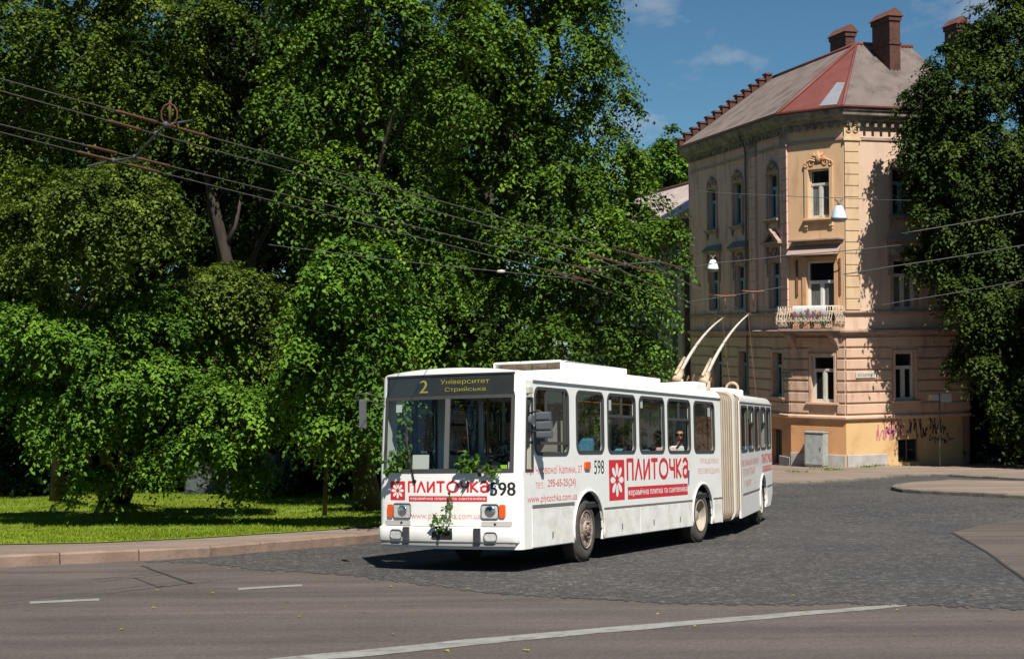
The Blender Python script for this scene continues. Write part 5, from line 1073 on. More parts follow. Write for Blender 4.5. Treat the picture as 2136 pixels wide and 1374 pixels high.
# ------------------------------------------------------------------ ground, roads, pavements, lawn
def cells_mat(name, c1, c2, c3, scale, rough=.9, bump=.5, joint=.08, fleck=None):
    m, t, p = new_mat(name); N = t.nodes.new; K = t.links.new; p.inputs['Roughness'].default_value = rough; p.inputs['Specular IOR Level'].default_value = .3
    co = N('ShaderNodeTexCoord'); v = N('ShaderNodeTexVoronoi'); v.inputs['Scale'].default_value = scale; K(co.outputs['Object'], v.inputs['Vector'])
    v2 = N('ShaderNodeTexVoronoi'); v2.feature = 'DISTANCE_TO_EDGE'; v2.inputs['Scale'].default_value = scale; K(co.outputs['Object'], v2.inputs['Vector'])
    sx = N('ShaderNodeSeparateColor'); K(v.outputs['Color'], sx.inputs[0]); r = N('ShaderNodeValToRGB'); e = r.color_ramp.elements; e[0].color = (*c1, 1); e[1].color = (*c3, 1); e[0].position = .1; e[1].position = .98; k = e.new(.7); k.color = (*c2, 1); K(sx.outputs[0], r.inputs[0])
    n = N('ShaderNodeTexNoise'); n.inputs['Scale'].default_value = .35; n.inputs['Detail'].default_value = 6; K(co.outputs['Object'], n.inputs['Vector']); r2 = N('ShaderNodeValToRGB'); r2.color_ramp.elements[0].position = .3; r2.color_ramp.elements[1].position = .7; r2.color_ramp.elements[0].color = (.75, .77, .80, 1); r2.color_ramp.elements[1].color = (1.15, 1.08, 1.02, 1); K(n.outputs[0], r2.inputs[0])
    mm = N('ShaderNodeMixRGB'); mm.blend_type = 'MULTIPLY'; mm.inputs[0].default_value = 1; K(r.outputs[0], mm.inputs[1]); K(r2.outputs[0], mm.inputs[2])
    rj = N('ShaderNodeValToRGB'); rj.color_ramp.elements[0].position = joint * .3; rj.color_ramp.elements[1].position = joint; rj.color_ramp.elements[0].color = (.45, .45, .45, 1); K(v2.outputs[0], rj.inputs[0])
    mj = N('ShaderNodeMixRGB'); mj.blend_type = 'MULTIPLY'; mj.inputs[0].default_value = 1; K(mm.outputs[0], mj.inputs[1]); K(rj.outputs[0], mj.inputs[2]); K(mj.outputs[0], p.inputs['Base Color'])
    b = N('ShaderNodeBump'); b.inputs['Strength'].default_value = bump; b.inputs['Distance'].default_value = .02; K(rj.outputs[0], b.inputs['Height']); K(b.outputs[0], p.inputs['Normal']); return m
def asphalt(name, a, b, spk, worn):
    m, t, p = new_mat(name); N = t.nodes.new; K = t.links.new; p.inputs['Roughness'].default_value = .85; p.inputs['Specular IOR Level'].default_value = .3; co = N('ShaderNodeTexCoord')
    def noise(sc, d=5, st=None):
        v = co.outputs['Object']
        if st: q = N('ShaderNodeMapping'); q.inputs['Scale'].default_value = st; q.inputs['Rotation'].default_value = (0, 0, R(8)); K(v, q.inputs[0]); v = q.outputs[0]
        n = N('ShaderNodeTexNoise'); n.inputs['Scale'].default_value = sc; n.inputs['Detail'].default_value = d; n.inputs['Roughness'].default_value = .6; K(v, n.inputs['Vector']); return n.outputs[0]
    def ramp(x, lo, hi, c0, c1): r = N('ShaderNodeValToRGB'); r.color_ramp.elements[0].position = lo; r.color_ramp.elements[1].position = hi; r.color_ramp.elements[0].color = (*c0, 1); r.color_ramp.elements[1].color = (*c1, 1); K(x, r.inputs[0]); return r.outputs[0]
    def mulc(x, y, f=1): q = N('ShaderNodeMixRGB'); q.blend_type = 'MULTIPLY'; q.inputs[0].default_value = f; K(x, q.inputs[1]); K(y, q.inputs[2]); return q.outputs[0]
    c = ramp(noise(.5, 8), .3, .7, a, b); c = mulc(c, ramp(noise(.9, 6, (.12, 1.6, 1)), .35, .66, (.72, .72, .73), (1.14, 1.12, 1.10))); c = mulc(c, ramp(noise(26, 4), .3, .72, (.68, .68, .68), spk)); c = mulc(c, ramp(noise(2.2, 9), .60, .72, (1, 1, 1), worn))
    K(c, p.inputs['Base Color']); bp = N('ShaderNodeBump'); bp.inputs['Strength'].default_value = .35; bp.inputs['Distance'].default_value = .01; K(noise(90, 3), bp.inputs['Height']); K(bp.outputs[0], p.inputs['Normal']); return m
m_asph = asphalt('road_asphalt', (.096, .082, .075), (.126, .107, .097), (1.35, 1.32, 1.30), (.80, .80, .82)); m_patch = asphalt('brown_asphalt', (.108, .090, .080), (.135, .112, .098), (1.3, 1.3, 1.3), (.8, .8, .8))
m_sett = cells_mat('road_setts', (.064, .062, .062), (.088, .085, .083), (.145, .139, .134), 13, .9, .45, .09)
m_pave = asphalt('pavement_tarmac', (.24, .185, .15), (.30, .235, .19), (1.25, 1.25, 1.25), (.75, .75, .72)); m_kerb = M('kerb_stone', (.20, .135, .10), (.27, .185, .145), scale=1.6, rough=.9, bump=.5, bscale=14, dirt=(.14, .10, .07), dscale=1.3, dlo=.5, dhi=.7); m_kerbd = M('old_kerb_stone', (.12, .11, .09), (.19, .17, .14), scale=2, rough=.95, bump=.6, bscale=9)
m_lawn = M('lawn_soil', (.135, .20, .012), (.19, .245, .018), scale=.8, rough=.95, dirt=(.22, .18, .03), dscale=.5, dlo=.55, dhi=.75, bump=.4, bscale=25)
m_line = M('road_paint', (.29, .29, .27), (.23, .22, .20), scale=3, rough=.8, dirt=(.15, .13, .11), dscale=7, dlo=.52, dhi=.66)
m_crack = M('tar_seam', (.035, .033, .032), rough=.7)
xs = [-300, -150, -80, -50, -35, -25, -18, -12, -8, -4, 0, 4, 8, 12, 18, 25, 35, 50, 80, 150, 300]; ys = [-60, -30, -12] + list(range(-10, 100, 2)) + [110, 150, 250, 450]
mb = MB(); mb.grid(xs, ys, lambda x, y: (x, y, gz(y)), True); tag(mb.build('ground', m_asph, loc=(0, 0, 0)), kind='structure')
def drape(name, poly, dz, mat, label=None, step=1.5, skirt=0):
    bm = bmesh.new(); tri = tessellate_polygon([[Vector((p[0], p[1], 0)) for p in poly]]); vs_ = [bm.verts.new((p[0], p[1], 0)) for p in poly]
    for t in tri:
        try: bm.faces.new([vs_[i] for i in t])
        except ValueError: pass
    y0, y1 = min(p[1] for p in poly), max(p[1] for p in poly); y = math.ceil(y0)
    while y < y1:
        if (28 < y < 40 or 72 < y < 98 or -12 < y < 2): bmesh.ops.bisect_plane(bm, geom=bm.verts[:] + bm.edges[:] + bm.faces[:], plane_co=(0, y, 0), plane_no=(0, 1, 0))
        y += step
    bmesh.ops.recalc_face_normals(bm, faces=bm.faces)
    for f in bm.faces:
        if f.normal.z < 0: f.normal_flip()
    for v in bm.verts: v.co.z = gz(v.co.y) + dz
    if skirt:
        bd = [e for e in bm.edges if e.is_boundary]; r = bmesh.ops.extrude_edge_only(bm, edges=bd)
        for v in r['geom']:
            if isinstance(v, bmesh.types.BMVert): v.co.z -= skirt
    me = bpy.data.meshes.new(name); bm.to_mesh(me); bm.free(); me.materials.append(mat); o = bpy.data.objects.new(name, me); COL.objects.link(o); TW[o.name] = Matrix.Identity(4); return tag(o, kind='structure')
g2 = lambda pts, dz=0.0: [tuple(G(a, b, dz)[:2]) for a, b in pts]
kb = g2([(-700, 1222), (-350, 1204), (0, 1183), (200, 1173), (420, 1163), (560, 1150), (700, 1139), (812, 1127)]); kb = [(-40, kb[0][1] - 4)] + kb + [(-.6, 31.5), (1.4, 36), (3.2, 42), (4.8, 50), (6.0, 60), (7.0, 78), (7.5, 100)]
def offs(pl, d):
    out = []
    for i, p in enumerate(pl):
        a = Vector(pl[max(i - 1, 0)]); b = Vector(pl[min(i + 1, len(pl) - 1)]); t = (b - a).normalized(); out.append((p[0] - t.y * d, p[1] + t.x * d))
    return out
rn = random.Random(3)
near = [(300, 1172), (420, 1174), (520, 1186), (610, 1192), (700, 1196), (800, 1209), (900, 1221), (980, 1232), (1060, 1240), (1160, 1246), (1250, 1250), (1380, 1258), (1500, 1260), (1620, 1262), (1750, 1258), (1850, 1262), (1940, 1262), (2040, 1268), (2140, 1272), (2300, 1278), (2700, 1290)]
nr_ = []
for (a, b), (c, d) in zip(near, near[1:]):
    for k in range(14): nr_.append((a + (c - a) * k / 14, b + (d - b) * k / 14 + rn.uniform(-2.6, 2.6)))
sett = g2(nr_) + [(45, 40), (45, 99)] + [p for p in reversed(kb[6:])]
drape('road_setts', sett, .006, m_sett)
drape('road_patch', g2([(1988, 1110), (2020, 1128), (2060, 1152), (2100, 1180), (2136, 1206), (2240, 1268), (2600, 1262), (2600, 1100), (2300, 1082), (2136, 1084), (2060, 1092)]), .011, m_patch)
def seam(name, pts, w, dz, mat):
    P = g2(pts); L_ = offs(P, w / 2); R_ = offs(P, -w / 2); return drape(name, L_ + list(reversed(R_)), dz, mat)
def wig(pts, n=5, a=1.2):
    o = []
    for (x, y), (u, v) in zip(pts, pts[1:]): o += [(x + (u - x) * k / n, y + (v - y) * k / n + (rn.uniform(-a, a) if k else 0)) for k in range(n)]
    return o + [pts[-1]]
seam('road_seam', wig([(1985, 1111), (2060, 1153), (2136, 1208), (2240, 1270)]), .05, .016, m_crack); seam('road_seam', wig([(296, 1180), (345, 1197), (402, 1217)]), .05, .006, m_crack); seam('road_seam', wig([(700, 1398), (760, 1390), (800, 1386)]), .03, .006, m_crack)
def edge(pts): return wig(pts, 6, .7)
drape('road_line', g2(edge([(470, 1392), (740, 1371), (1000, 1344), (1200, 1325), (1500, 1299), (1800, 1273), (1936, 1259)]) + edge([(1930, 1256), (1700, 1273), (1300, 1305), (1000, 1331), (800, 1351), (560, 1374)])), .005, m_line)
for d in ([(62, 1259), (207, 1252), (207, 1248), (62, 1254)], [(497, 1230), (630, 1222), (630, 1218), (497, 1226)]): drape('road_line', g2(d), .005, m_line)
# kerb, footway and lawn on the left
def kerb(pl, h, w, mat, blk=1.1, name='kerb', gap=.012):
    L_ = [0]
    for a, b in zip(pl, pl[1:]): L_.append(L_[-1] + (Vector(b) - Vector(a)).length)
    P = np.array(pl); inn = np.array(offs(pl, w)); n = int(L_[-1] / blk); mb = MB()
    for i in range(n):
        s0, s1 = L_[-1] * i / n + gap, L_[-1] * (i + 1) / n - gap; j = rn.uniform(-.012, .012); q = [(np.interp(s, L_, P[:, 0]), np.interp(s, L_, P[:, 1]), np.interp(s, L_, inn[:, 0]), np.interp(s, L_, inn[:, 1])) for s in (s0, s1)]
        V = []
        for (ax, ay, bx, by) in q: V += [(ax, ay, gz(ay) - .1), (bx, by, gz(by) - .1), (bx, by, gz(by) + h + j), (ax + (bx - ax) * .12, ay + (by - ay) * .12, gz(ay) + h + j), (ax, ay, gz(ay) + h + j - .03)]
        mb.add(V, [(0, 1, 2, 3, 4), (9, 8, 7, 6, 5)] + [(k, k + 5, (k + 1) % 5 + 5, (k + 1) % 5) for k in range(5)])
    return tag(mb.build(name, mat, loc=(pl[0][0], pl[0][1], 0)), kind='structure')
KH = .19
kerb(kb, KH, .30, m_kerb, 1.35)
fw0 = offs(kb, .30); lw = g2([(-700, 1170), (-350, 1152), (0, 1135), (200, 1131), (420, 1121), (560, 1112), (700, 1103), (812, 1094)], KH); lw = [(-40, lw[0][1] - 3)] + lw + [(p[0] - 1.9, p[1]) for p in kb[9:]]
drape('pavement', fw0 + list(reversed(offs(lw, .25))), KH - .012, m_pave)
lawnpoly = lw + [(-60, 100), (-60, lw[0][1])]; drape('lawn', lawnpoly, KH + .005, m_lawn)
# pavements by the house on the right
pa = [(1500, 1018), (1600, 1012), (1700, 1008), (1780, 1003), (1850, 998), (1886, 993), (1960, 993), (2140, 1002), (2500, 1016)]; pA = g2(pa); kerb(list(reversed(pA)), .12, .22, m_kerbd, 1.0) if False else kerb(pA, .10, .22, m_kerbd, .9)
drape('pavement', offs(pA, .22) + [(60, 70), (60, 85), (10, 90), (9.2, 82)], .092, m_pave)
pb = g2([(2600, 1062), (2300, 1050), (2136, 1041), (2000, 1034), (1925, 1030), (1878, 1027), (1858, 1022), (1866, 1017), (1900, 1012), (1990, 1007), (2136, 1010), (2600, 1020)])
kerb(list(reversed(pb[:9])), .14, .22, m_kerbd, .8) if False else None
def kerb2(pl, h, w, mat, blk): return kerb([tuple(p) for p in reversed(pl)], h, w, mat, blk)
kerb2(pb, .14, .2, m_kerbd, .8); drape('pavement', offs(list(reversed(pb)), .2), .132, m_pave)

# ------------------------------------------------------------------ grass (nobody could count it)
m_grass = leaf_mat('grass_blade', (.09, .16, .008), (.165, .255, .012), (.29, .33, .03), .35)
def inside(P, poly):
    x, y = P[:, 0], P[:, 1]; c = np.zeros(len(P), bool); n = len(poly)
    for i in range(n):
        (x0, y0), (x1, y1) = poly[i], poly[i - 1]; k = ((y0 > y) != (y1 > y)); c ^= k & (x < (x1 - x0) * (y - y0) / ((y1 - y0) if y1 != y0 else 1e-9) + x0)
    return c
rs = np.random.RandomState(4); gzv = np.vectorize(gz)
def blades(n, x0, x1, y0, y1, h, dz, poly, near=1.6):
    u = rs.rand(n) ** near; P = np.stack([x0 + (x1 - x0) * rs.rand(n), y0 + (y1 - y0) * u], 1); P = P[inside(P, poly)] if poly else P; z = np.interp(P[:, 1], _GY, _GZ) + dz; return np.column_stack([P, z])
P = blades(170000, -17, 0, 21, 50, 1, KH, lawnpoly, 1.4); q = np.sin(P[:, 0] * 1.7 + 1.3 * np.sin(P[:, 1] * 1.1)) * np.sin(P[:, 1] * 2.3 + np.sin(P[:, 0] * 1.9)); P = P[q + rs.normal(size=len(P)) * .25 < .72]; n = len(P); D = unit(np.column_stack([rs.normal(size=(n, 2)) * .45, np.ones(n)])); hh = .03 + .05 * rs.rand(n); V = leaf_arrays(P, D, unit(rs.normal(size=(n, 3)) + [0, -.4, .2]), hh, rs, .28)
cl = .5 + .25 * np.sin(P[:, 0] * .9 + np.sin(P[:, 1] * .7)) * np.cos(P[:, 1] * .55); me = mesh_from_quads('grass', V, np.clip(cl * .6 + rs.rand(n) * .55, 0, 1), m_grass); o = bpy.data.objects.new('grass', me); COL.objects.link(o); tag(o, 'mown green lawn grass behind the pavement', 'grass', kind='stuff')
# ------------------------------------------------------------------ trees
m_l1 = leaf_mat('linden_leaf', (0.0221, 0.0500, 0.0070), (0.0660, 0.1288, 0.0134), (0.1656, 0.2760, 0.0252), .18)
m_l2 = leaf_mat('olive_leaf', (0.0310, 0.0550, 0.0090), (0.0848, 0.1322, 0.0179), (0.1806, 0.2520, 0.0336), .18)
m_l3 = leaf_mat('fresh_leaf', (0.0302, 0.0752, 0.0099), (0.0870, 0.1788, 0.0173), (0.1944, 0.3352, 0.0317), .2)
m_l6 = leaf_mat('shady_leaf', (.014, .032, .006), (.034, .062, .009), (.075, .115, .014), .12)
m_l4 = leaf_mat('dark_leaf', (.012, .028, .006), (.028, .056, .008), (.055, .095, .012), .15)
m_l5 = leaf_mat('yellow_green_leaf', (0.0258, 0.0529, 0.0060), (0.0674, 0.1131, 0.0112), (0.1548, 0.2117, 0.0192), .18)
def lob(Y, *L_):
    s = FPX / Y; out = []
    for i, (px, py, rx, ry) in enumerate(L_): p = at(px, py, Y + ((i * 37) % 5 - 2) * .35); r = (rx / s, (rx + ry) / 2 / s * .85, ry / s); out.append(((p.x, p.y, p.z), r))
    return out
tree('linden_tree', 'tall bright green linden whose branches hang over the trolleybus roof', 'tree', G(1130, 1045, KH),
     lob(40, (1110, 50, 170, 150), (1010, 220, 160, 140), (1190, 190, 130, 130), (1090, 380, 170, 120), (1265, 310, 85, 110), (1200, 500, 170, 90), (1375, 500, 65, 70), (1090, 600, 150, 90), (1290, 620, 90, 90), (990, 470, 110, 110), (1180, 700, 150, 60), (1345, 600, 60, 80), (1050, 720, 120, 50), (1310, 720, 70, 40), (1330, 430, 60, 60), (1195, 60, 60, 110), (1262, 190, 65, 90), (1175, -80, 110, 110), (1010, -40, 130, 120), (1080, -220, 130, 110), (940, -180, 120, 110)), 560, 1, m_l1, m_bark, .34, nl=26, leaf=.132, droop=.8, clump=(.5, 1.05), twigs=12, per=10, gapth=.26)
tree('linden_tree', 'tall dark green linden with the thick black trunk left of the trolleybus', 'tree', G(770, 1064, KH),
     lob(37, (750, 50, 150, 130), (640, 210, 120, 120), (820, 230, 130, 120), (720, 380, 130, 100), (860, 400, 90, 80), (930, 120, 110, 130), (800, 480, 90, 60), (900, 560, 70, 70), (820, 690, 60, 60), (850, 780, 50, 50), (800, 930, 30, 50), (735, 850, 60, 60), (745, 960, 25, 30), (740, -130, 140, 110), (640, -30, 120, 110), (800, -280, 120, 100)), 330, 2, m_l1, m_bark, .32, nl=18, leaf=.132, droop=.8, clump=(.5, 1.05), twigs=12, per=10, gapth=.26, trunk_top=at(760, 200, 37))
tree('linden_tree', 'young linden with a thin straight pale trunk at the lawn edge', 'tree', G(677, 1075, KH),
     lob(31.5, (740, 560, 110, 70), (660, 640, 70, 60), (820, 640, 80, 70), (730, 730, 120, 80), (640, 790, 70, 70), (800, 810, 60, 80), (700, 870, 80, 55), (860, 700, 50, 40)), 190, 3, m_l3, m_barkl, .055, nl=12, leaf=.128, per=9, droop=.8, wob=.015, gapth=.14, twigs=10, clump=(.35, .75), trunk_top=at(690, 600, 31.5))
tree('park_tree', 'tall yellowish green tree filling the upper left corner', 'tree', G(-150, 1060, KH),
     lob(41, (60, 50, 180, 140), (260, 110, 150, 120), (110, 220, 170, 85), (340, 30, 140, 110), (-90, 190, 150, 150), (0, 140, 90, 110), (370, 210, 80, 75), (230, 250, 110, 60), (-20, 330, 110, 60), (60, -140, 160, 110), (240, -120, 150, 110), (140, -280, 140, 100), (380, -120, 100, 100)), 430, 4, m_l5, m_bark, .22, trunk_top=at(-90, -60, 41), nl=8, leaf=.13, per=9, droop=.7, gapth=.26, clump=(.5, 1.1), twigs=11)
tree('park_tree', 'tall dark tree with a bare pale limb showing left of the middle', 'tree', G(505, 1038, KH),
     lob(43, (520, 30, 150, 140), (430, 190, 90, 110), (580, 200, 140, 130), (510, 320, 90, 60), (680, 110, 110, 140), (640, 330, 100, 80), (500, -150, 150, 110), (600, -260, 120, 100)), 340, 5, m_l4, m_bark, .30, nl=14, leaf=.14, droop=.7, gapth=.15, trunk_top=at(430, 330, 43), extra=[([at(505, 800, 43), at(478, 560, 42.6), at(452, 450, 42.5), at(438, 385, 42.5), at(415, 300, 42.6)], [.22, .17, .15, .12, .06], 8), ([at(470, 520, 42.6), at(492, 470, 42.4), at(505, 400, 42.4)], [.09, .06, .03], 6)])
tree('park_tree', 'rounded olive green tree above the large bush on the left', 'tree', G(120, 1045, KH),
     lob(32.5, (150, 420, 130, 80), (270, 400, 85, 70), (40, 490, 120, 80), (240, 495, 110, 60), (330, 440, 45, 60), (80, 380, 70, 50), (130, 530, 120, 45)), 320, 6, m_l2, m_bark, .2, nl=12, leaf=.10, droop=.6, clump=(.4, .85), gapth=.15)
tree('park_tree', 'small yellow green tree with a forked brown trunk behind the large bush', 'tree', G(512, 1036, KH),
     lob(35, (470, 605, 105, 70), (530, 640, 70, 80), (420, 635, 80, 60), (555, 710, 40, 55)), 190, 7, m_l2, m_barkl, .13, nl=8, leaf=.10, droop=.55, gapth=.1, clump=(.35, .65), trunk_top=at(500, 640, 35))
tree('large_bush', 'large spreading fresh green bush with many stems on the lawn', 'bush', G(235, 1048, KH),
     lob(33.5, (120, 690, 140, 95), (300, 650, 130, 75), (415, 745, 110, 90), (250, 770, 170, 100), (70, 820, 120, 85), (490, 840, 100, 75), (330, 870, 140, 75), (535, 915, 45, 55), (150, 910, 90, 50), (190, 990, 40, 26), (430, 915, 90, 40), (250, 610, 110, 35), (40, 650, 80, 60), (330, 960, 35, 30), (510, 965, 40, 45)), 500, 8, m_l3, m_bark, .12, nl=26, leaf=.115, per=9, droop=.65, clump=(.35, .8), gapth=.22, twigs=10,
     extra=[([G(235 + d, 1046, KH), at(235 + d * 2.2, 960, 33.5), at(235 + d * 4, 860, 33.5)], [.10, .07, .04], 7) for d in (-22, -9, 8, 20, 30)])
# trees further back, one built and the others copied from it
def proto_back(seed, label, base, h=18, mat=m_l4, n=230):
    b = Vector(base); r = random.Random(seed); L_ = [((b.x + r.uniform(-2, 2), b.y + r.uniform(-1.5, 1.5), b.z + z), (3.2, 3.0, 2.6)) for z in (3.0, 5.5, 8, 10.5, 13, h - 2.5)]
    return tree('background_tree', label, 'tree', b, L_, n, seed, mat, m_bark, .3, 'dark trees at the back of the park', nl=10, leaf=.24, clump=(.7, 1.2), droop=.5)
place = lambda x, y: Vector((x, y, gz(y) + KH))
bt = proto_back(21, 'dark tree at the back of the park, mostly hidden by the trees in front', place(-19, 53))
for i, (x, y, s, rz) in enumerate(((-14.2, 56, 1.0, 40), (-9.6, 53, 1.02, 130), (-5.2, 57, .98, 220), (-.6, 54, .92, 300), (2.6, 60, .80, 20), (-24, 55, 1.05, 80), (-17, 64, 1.1, 190), (-7, 66, 1.1, 260), (-12, 60, 1.15, 10), (-21.5, 59, 1.15, 120), (-2.5, 63, 1.1, 330), (-26, 64, 1.2, 40), (-11.5, 54.5, 1.0, 15), (-16.5, 52.5, .95, 100), (-21.8, 55, 1.0, 260), (-7.2, 61, 1.1, 200), (-3, 58.5, .95, 45), (-10.6, 57.5, 1.05, 75), (-8.2, 57, 1.0, 140), (-13, 58, 1.05, 290))):
    c = copy_tree(bt); c.location = place(x, y); c.scale = (s, s, s); c.rotation_euler = (0, 0, R(rz))
for i, (x, y, rz) in enumerate(((-44, -2, 0), (-37, -5, 70), (-30, -2, 150), (-23.5, -5, 200), (-17, -3, 310))):
    c = copy_tree(bt); c.location = Vector((x, y, gz(y))); c.rotation_euler = (0, 0, R(rz)); c['label'] = 'street tree across the road, mirrored in the trolleybus windscreen'; c['group'] = 'street trees across the road'
def proto_bush(seed, label, b, mat=m_l4):
    L_ = [((b.x + dx, b.y + dy, b.z + z), (1.7, 1.5, 1.3)) for dx, dy, z in ((-1, 0, 1.0), (1, .3, 1.1), (0, 0, 2.2), (.2, .4, 3.2))]
    return tree('background_bush', label, 'bush', b, L_, 110, seed, mat, m_bark, .08, 'shaded bushes behind the lawn', nl=6, leaf=.18, clump=(.5, .9), droop=.5)
bb = proto_bush(31, 'shaded dark bush behind the lawn under the tall trees', place(-18.5, 48.5))
for i, (x, y, s, rz) in enumerate(((-15.6, 49.5, 1.0, 70), (-13.2, 51, 1.1, 150), (-9.9, 51.5, 1.1, 10), (-6.6, 50.5, 1.1, 250), (-4.8, 46.5, 1.1, 200), (-2.0, 46, 1.05, 310), (.4, 47, 1.0, 100), (2.2, 51, 1.0, 30), (-21.5, 49, 1.1, 20))):
    c = copy_tree(bb); c.location = place(x, y); c.scale = (s, s, s); c.rotation_euler = (0, 0, R(rz))
# right side
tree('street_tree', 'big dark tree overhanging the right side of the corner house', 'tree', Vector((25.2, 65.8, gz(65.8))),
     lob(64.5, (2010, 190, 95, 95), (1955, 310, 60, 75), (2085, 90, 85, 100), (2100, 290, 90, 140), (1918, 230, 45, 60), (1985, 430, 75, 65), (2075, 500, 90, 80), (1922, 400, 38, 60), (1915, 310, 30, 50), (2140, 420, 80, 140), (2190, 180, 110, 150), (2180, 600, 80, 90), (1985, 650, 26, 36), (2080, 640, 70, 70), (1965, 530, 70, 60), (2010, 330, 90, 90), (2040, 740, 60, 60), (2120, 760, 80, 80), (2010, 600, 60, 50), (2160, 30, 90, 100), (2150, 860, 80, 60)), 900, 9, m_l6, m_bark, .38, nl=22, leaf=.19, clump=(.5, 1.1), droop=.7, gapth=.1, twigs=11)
rt = proto_back(22, 'dark tree in deep shade beside the corner house at the right edge, or added unseen to cast shade', Vector((23.5, 74, gz(74))), 17)
for x, y, s, rz in ((28, 72, 1.0, 60), (32.5, 70, 1.1, 130), (25, 80, 1.0, 200), (30, 64, .95, 300), (34, 66, 1.0, 240), (26.2, 70.5, .9, 20), (23.2, 80, 1.1, 70), (26.4, 56.5, .85, 130), (29.5, 52, .95, 10)):  # the nearest copies stand out of view, added to shade the street tree
    c = copy_tree(rt); c.location = Vector((x, y, gz(y))); c.scale = (s, s, s); c.rotation_euler = (0, 0, R(rz))
for o_ in [rt] + [q for q in bpy.data.objects if q.name.startswith('background_tree') and q.get('label') == rt['label']]: o_['group'] = 'shaded trees right of the corner house'
rb = copy_tree(bb); rb.location = Vector((22.6, 71.5, gz(71))); rb['label'] = 'shaded dark bush at the right edge beside the corner house'; rb['group'] = 'shaded bushes beside the corner house'; rb.scale = (1.2, 1.2, 1.3)
for x, y, rz in ((25.2, 70, 90), (27.8, 68, 200)): c = copy_tree(rb); c.location = Vector((x, y, gz(y))); c.rotation_euler = (0, 0, R(rz))
fb = Vector((at(1405, 600, 112).x, 112, gz(112)))
tree('distant_tree', 'sunlit green tree rising behind the grey house roof', 'tree', fb, lob(112, (1405, 330, 50, 60), (1360, 365, 40, 50), (1440, 380, 40, 60), (1390, 430, 60, 60), (1330, 420, 40, 60), (1400, 520, 60, 80)), 200, 12, m_l3, m_bark, .4, nl=6, leaf=.34, clump=(.7, 1.4))
# grey stone wall behind the lawn
a, b = at(385, 1000, 47.5), at(622, 1000, 47.5); a.z = b.z = gz(47.5) + KH; d = (b - a).normalized(); n_ = Vector((-d.y, d.x, 0)); mb = MB(); rn2 = random.Random(9)
NX, NZ = 26, 7
top = lambda i: 1.05 + .25 * (i / NX) + rn2.uniform(-.05, .05)
tp = [top(i) for i in range(NX + 1)]; jit = [[rn2.uniform(-.05, .05) for _ in range(NZ + 1)] for _ in range(NX + 1)]
mb.grid(range(NX + 1), range(NZ + 1), lambda i, j: a + d * ((b - a).length * i / NX) + n_ * (jit[i][j] + .10 * j / NZ) + Vector((0, 0, -.2 + (tp[i] + .2) * j / NZ)), False); mb.grid(range(NX + 1), [0, 1], lambda i, j: a + d * ((b - a).length * i / NX) + n_ * (jit[i][NZ] + .10 + .7 * j) + Vector((0, 0, tp[i])), False)
mb.grid([0, 1], range(NZ + 1), lambda i, j: b + n_ * (jit[NX][j] * (1 - i) + .10 * j / NZ + (.8 - .1 * j / NZ) * i) + Vector((0, 0, -.2 + (tp[NX] + .2) * j / NZ)), False); o = mb.build('stone_wall', cells_mat('blue_grey_stone', (.05, .06, .075), (.08, .09, .105), (.13, .135, .145), 2.2, .9, .8, .06)); tag(o, 'low blue grey rough stone wall behind the lawn under the bush', 'wall')

# ------------------------------------------------------------------ overhead wires
m_wire = M('contact_wire', (.11, .10, .09), rough=.5, metal=.4); m_cab2 = M('span_wire', (.05, .05, .05), rough=.6); m_wood = M('rusty_insulator', (.11, .042, .022), (.075, .032, .02), scale=14, rough=.8)
H = 5.35
def wire(label, pts, r=.011, ext=14, mat=m_wire, cat='wire', group=None, name='overhead_wire', sag=.0):
    if ext: pts = [pts[0] + (pts[0] - pts[1]).normalized() * ext] + pts
    q = []
    for a, b in zip(pts, pts[1:]): q += [a.lerp(b, k / 6) - Vector((0, 0, sag * (b - a).length * math.sin(math.pi * k / 6))) for k in range(6)]
    mb = MB(); mb.tube(q + [pts[-1]], r, 5); o = mb.build(name, mat, fix=False); return tag(o, label, cat, group)
GW = 'trolley wires over the street'
A0, A1 = atH(445, 288, H), atH(1310, 528, H); B0, B1 = atH(362, 290, H), atH(1221, 528, H); C0, C1 = atH(384, 354, H), atH(1193, 553, H); D0, D1 = atH(406, 378, H), atH(1138, 562, H)
te = {}
for k, (px, py) in {'A': (1561, 654), 'B': (1507, 662)}.items(): te[k] = at(px, py, 35.5)
wire('uppermost trolley wire crossing the trees, ending at the nearer current pole', [A0, A1, te['A']], .0075, group=GW); wire('second trolley wire from the top, ending at the farther current pole', [B0, B1, te['B']], .0075, group=GW)
wire('third trolley wire from the top of the four crossing the trees', [C0, C1, at(1440, 640, 38)], .0075, group=GW); wire('lowest of the four trolley wires crossing the trees', [D0, D1, at(1400, 655, 40)], .0075, group=GW)
def junction(label, bars, cross, drop):
    c = bars[0][0]; root = empty('wire_junction', Vector(c), label, 'wire junction')
    for a, b in bars:
        mb = MB(); dd = (b - a).normalized(); mb.tube([a, a.lerp(b, .08), a.lerp(b, .5), a.lerp(b, .92), b], [.010, .02, .016, .02, .010], 6); mb.build('insulator_bar', m_wood, root, fix=False)
    mb = MB(); mb.tube(cross, .014, 6); [mb.ball(tuple(p), .04, 8) for p in cross[1:-1]]; mb.build('cross_span', m_cab2, root, fix=False)
    if drop: mb = MB(); mb.tube(drop, .015, 6); mb.tube([drop[0] + Vector((.09 * math.sin(t), 0, .12 + .12 * math.cos(t))) for t in [2 * math.pi * k / 10 for k in range(11)]], .010, 5); mb.build('loop', m_wood, root, fix=False)
    return root
